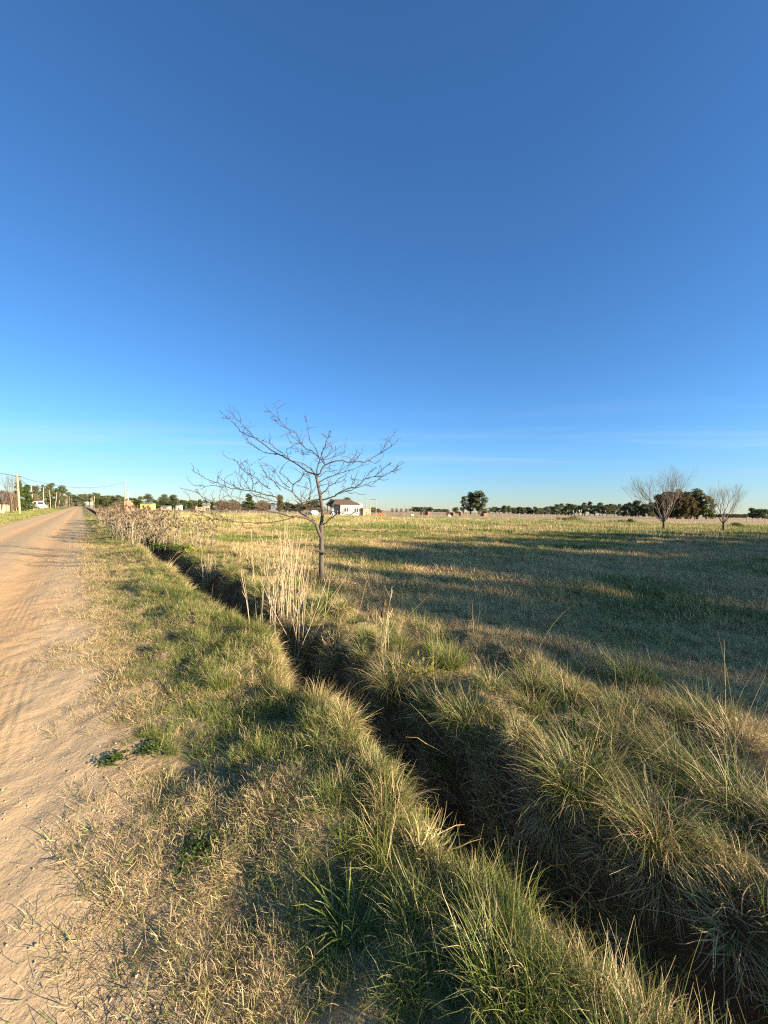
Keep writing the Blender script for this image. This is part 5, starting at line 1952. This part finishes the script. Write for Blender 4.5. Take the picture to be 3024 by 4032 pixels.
def tuss_mesh(kind, seed):
    if kind == 'droop':
        ps = [blades(seed, 750, .19, (.16, .52), (.05, 1.0), (.5, 2.2), (.0022, .0046), 7, .22),
              blades(seed + 1, 30, .13, (.35, .7), (.05, 1.1), (-.1, .6), (.0018, .0028), 5, .12)]
    elif kind == 'upright':
        ps = [blades(seed, 520, .18, (.12, .46), (.03, .8), (.2, 1.7), (.0025, .0052), 6, .28, .5, .5),
              blades(seed + 1, 26, .14, (.3, .65), (.03, .8), (.0, .5), (.0018, .0028), 5, .12)]
    else:
        ps = [blades(seed, 170, .13, (.10, .27), (.2, 1.25), (.1, 1.3), (.006, .011), 5, .25),
              blades(seed + 1, 40, .12, (.14, .36), (.3, 1.3), (.0, .8), (.003, .005), 5, .1)]
    return blade_mesh('grass_tussock', ps, M_TUSS)


for i, (x2, y2, kd, k, dr, label) in enumerate((
        (850, 1400, 'droop', .95, .5, 'lit green tussock behind the stems with seed heads'),
        (855, 1480, 'droop', 1.0, .8, 'straw coloured tussock hanging over the ditch below the seed heads'),
        (975, 1435, 'upright', .7, .4, 'yellow green tussock right of the small yellow dock plant'),
        (1150, 1490, 'upright', .75, .6, 'pale fanned tussock in the middle of the far bank'),
        (1370, 1475, 'upright', .95, .4, 'bright sunlit tussock standing at the pasture edge'),
        (1520, 1560, 'droop', .85, .5, 'sunlit tussock nearest the right edge of the pasture bank'),
        (1000, 1560, 'droop', .8, .55, 'dark green tussock overhanging the ditch in the centre'),
        (1250, 1700, 'droop', 1.05, .5, 'largest drooping tussock over the ditch with long dry blades'),
        (1330, 1610, 'droop', .9, .65, 'drooping straw tussock just behind the largest one'),
        (1480, 1680, 'droop', .95, .65, 'thick windblown tussock at the right on the bank'),
        (1600, 1760, 'droop', 1.0, .75, 'pale dry tussock cut by the right edge of the picture'),
        (1420, 1800, 'droop', .9, .85, 'grey dry tussock spilling down into the dark ditch'),
        (500, 1235, 'droop', .85, .6, 'round tussock on the far bank left of the thorn tree'),
        (580, 1275, 'upright', .75, .4, 'green tussock on the far bank nearest the thorn tree'),
        (765, 1985, 'broad', .8, .12, 'dark green broad bladed tuft in the straw below centre'),
        (1090, 2120, 'upright', .62, .2, 'tall bright green tuft at the bottom of the picture'),
        (1400, 2140, 'upright', .66, .45, 'tall green and yellow tuft at the bottom right'),
        (1150, 1930, 'upright', .75, .25, 'green tuft on the near lip beside the deepest part of the ditch'),
        (440, 1330, 'upright', .6, .2, 'fresh green tuft in the verge near the slim dead stalks'),
        (640, 1500, 'upright', .62, .45, 'sunlit yellowish tuft on the near lip below the pale stalks'),
        (860, 1670, 'upright', .65, .3, 'green tuft on the near lip at the centre of the picture'),
        (480, 1480, 'upright', .55, .25, 'green tuft in the middle of the verge'))):
    key = (kd, i % 3)
    if key not in TM:
        TM[key] = tuss_mesh(kd, 2000 + 10 * i)
    p = gp(x2, y2); p[2] = gz(p[0], p[1]) - .01
    o = obj('grass_tussock', TM[key], None, p, random.uniform(0, 6.28))
    k *= 0.82 if kd == 'droop' else 1.0; o.scale = (k, k, k * .95); o['dry'] = dr * .6; o['hue'] = .3 + .5 * random.random()
    tag(o, label, 'grass tussock')

# ------------------------------------------------------------------ sky, sun, camera
w = bpy.data.worlds.new('World'); SC.world = w; w.use_nodes = True
nt = w.node_tree; nt.nodes.clear(); T = NT(nt)
sky = T.n('ShaderNodeTexSky'); sky.sky_type = 'NISHITA'; sky.sun_disc = False
sky.sun_elevation = SUN_EL
sky.sun_rotation = math.atan2(SUN[0], SUN[1])
sky.altitude = 0; sky.air_density = 1.0; sky.dust_density = 0.0; sky.ozone_density = 6.0
dirv = T.n('ShaderNodeTexCoord').outputs['Generated']
sep = T.n('ShaderNodeSeparateXYZ'); T.link(dirv, sep.inputs[0])
# thin cirrus: noise drawn out along a flat cloud layer
zz = T.math('MAXIMUM', sep.outputs[2], 0.02)
cx = T.math('DIVIDE', sep.outputs[0], zz); cy = T.math('DIVIDE', sep.outputs[1], zz)
n1 = T.noise(T.vec(T.math('MULTIPLY', cx, 0.14), T.math('ADD', T.math('MULTIPLY', cy, 0.85), T.math('MULTIPLY', cx, 0.12)), 3.7), 1.0, 8.0, 0.66)
n2 = T.noise(T.vec(T.math('MULTIPLY', cx, 0.05), T.math('MULTIPLY', cy, 0.12), 9.1), 1.0, 2.0, 0.5)
cl = T.math('MULTIPLY', T.rng(n1, 0.48, 0.8), T.rng(n2, 0.40, 0.62))
cl = T.math('MULTIPLY', cl, T.math('MULTIPLY', T.rng(sep.outputs[2], 0.02, 0.10), T.rng(sep.outputs[2], 0.26, 0.14)))
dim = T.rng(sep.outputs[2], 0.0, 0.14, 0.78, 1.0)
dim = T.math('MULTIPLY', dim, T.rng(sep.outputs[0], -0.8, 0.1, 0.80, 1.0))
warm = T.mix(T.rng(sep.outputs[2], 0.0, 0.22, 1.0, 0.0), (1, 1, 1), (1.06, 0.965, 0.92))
wsk = T.mix(1.0, sky.outputs[0], warm, 'MULTIPLY')
skc = T.n('ShaderNodeVectorMath', operation='SCALE'); T.link(wsk, skc.inputs[0]); T.link(dim, skc.inputs['Scale'])
col = T.mix(T.math('MULTIPLY', cl, 0.5), skc.outputs[0], (2.9, 3.25, 3.5))
# warm aureole added round the sun behind the camera, to fill the shade
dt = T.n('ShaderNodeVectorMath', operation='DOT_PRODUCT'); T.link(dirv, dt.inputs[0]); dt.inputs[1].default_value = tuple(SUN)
aur_fill = T.math('POWER', T.rng(dt.outputs['Value'], 0.45, 1.0), 1.5)
col = T.mix(1.0, col, T.mix(aur_fill, (1, 1, 1), (5.0, 3.7, 2.3)), 'MULTIPLY')
hs = T.n('ShaderNodeHueSaturation'); T.link(col, hs.inputs['Color']); hs.inputs['Saturation'].default_value = 1.035
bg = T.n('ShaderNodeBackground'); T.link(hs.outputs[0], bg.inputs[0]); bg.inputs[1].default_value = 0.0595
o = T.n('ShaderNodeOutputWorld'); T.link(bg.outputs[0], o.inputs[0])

sl = bpy.data.lights.new('sun', 'SUN'); sl.energy = 4.9; sl.angle = R(0.5); sl.color = (1.0, 0.80, 0.56)
so = bpy.data.objects.new('sun', sl); COL.objects.link(so)
so.rotation_euler = Vector(SUN).to_track_quat('Z', 'Y').to_euler()

cam = bpy.data.cameras.new('camera'); co = bpy.data.objects.new('camera', cam); COL.objects.link(co)
cam.sensor_fit = 'VERTICAL'; cam.sensor_height = 36.0; cam.lens = FPX / 1024 * 36.0
cam.clip_start = 0.05; cam.clip_end = 20000
M = Matrix((tuple(c_r), tuple(c_u), tuple(-c_f))).transposed().to_4x4()
M.translation = Vector(CAM_P)
co.matrix_world = M
SC.camera = co

SC.view_settings.view_transform = 'Standard'
SC.view_settings.look = 'None'
SC.view_settings.exposure = 2.08
SC.view_settings.gamma = 1.0
SC.render.resolution_x = 768; SC.render.resolution_y = 1024
SC.cycles.use_denoising = False
SC.cycles.filter_width = 1.2
SC.cycles.max_bounces = 6
SC.cycles.transparent_max_bounces = 4
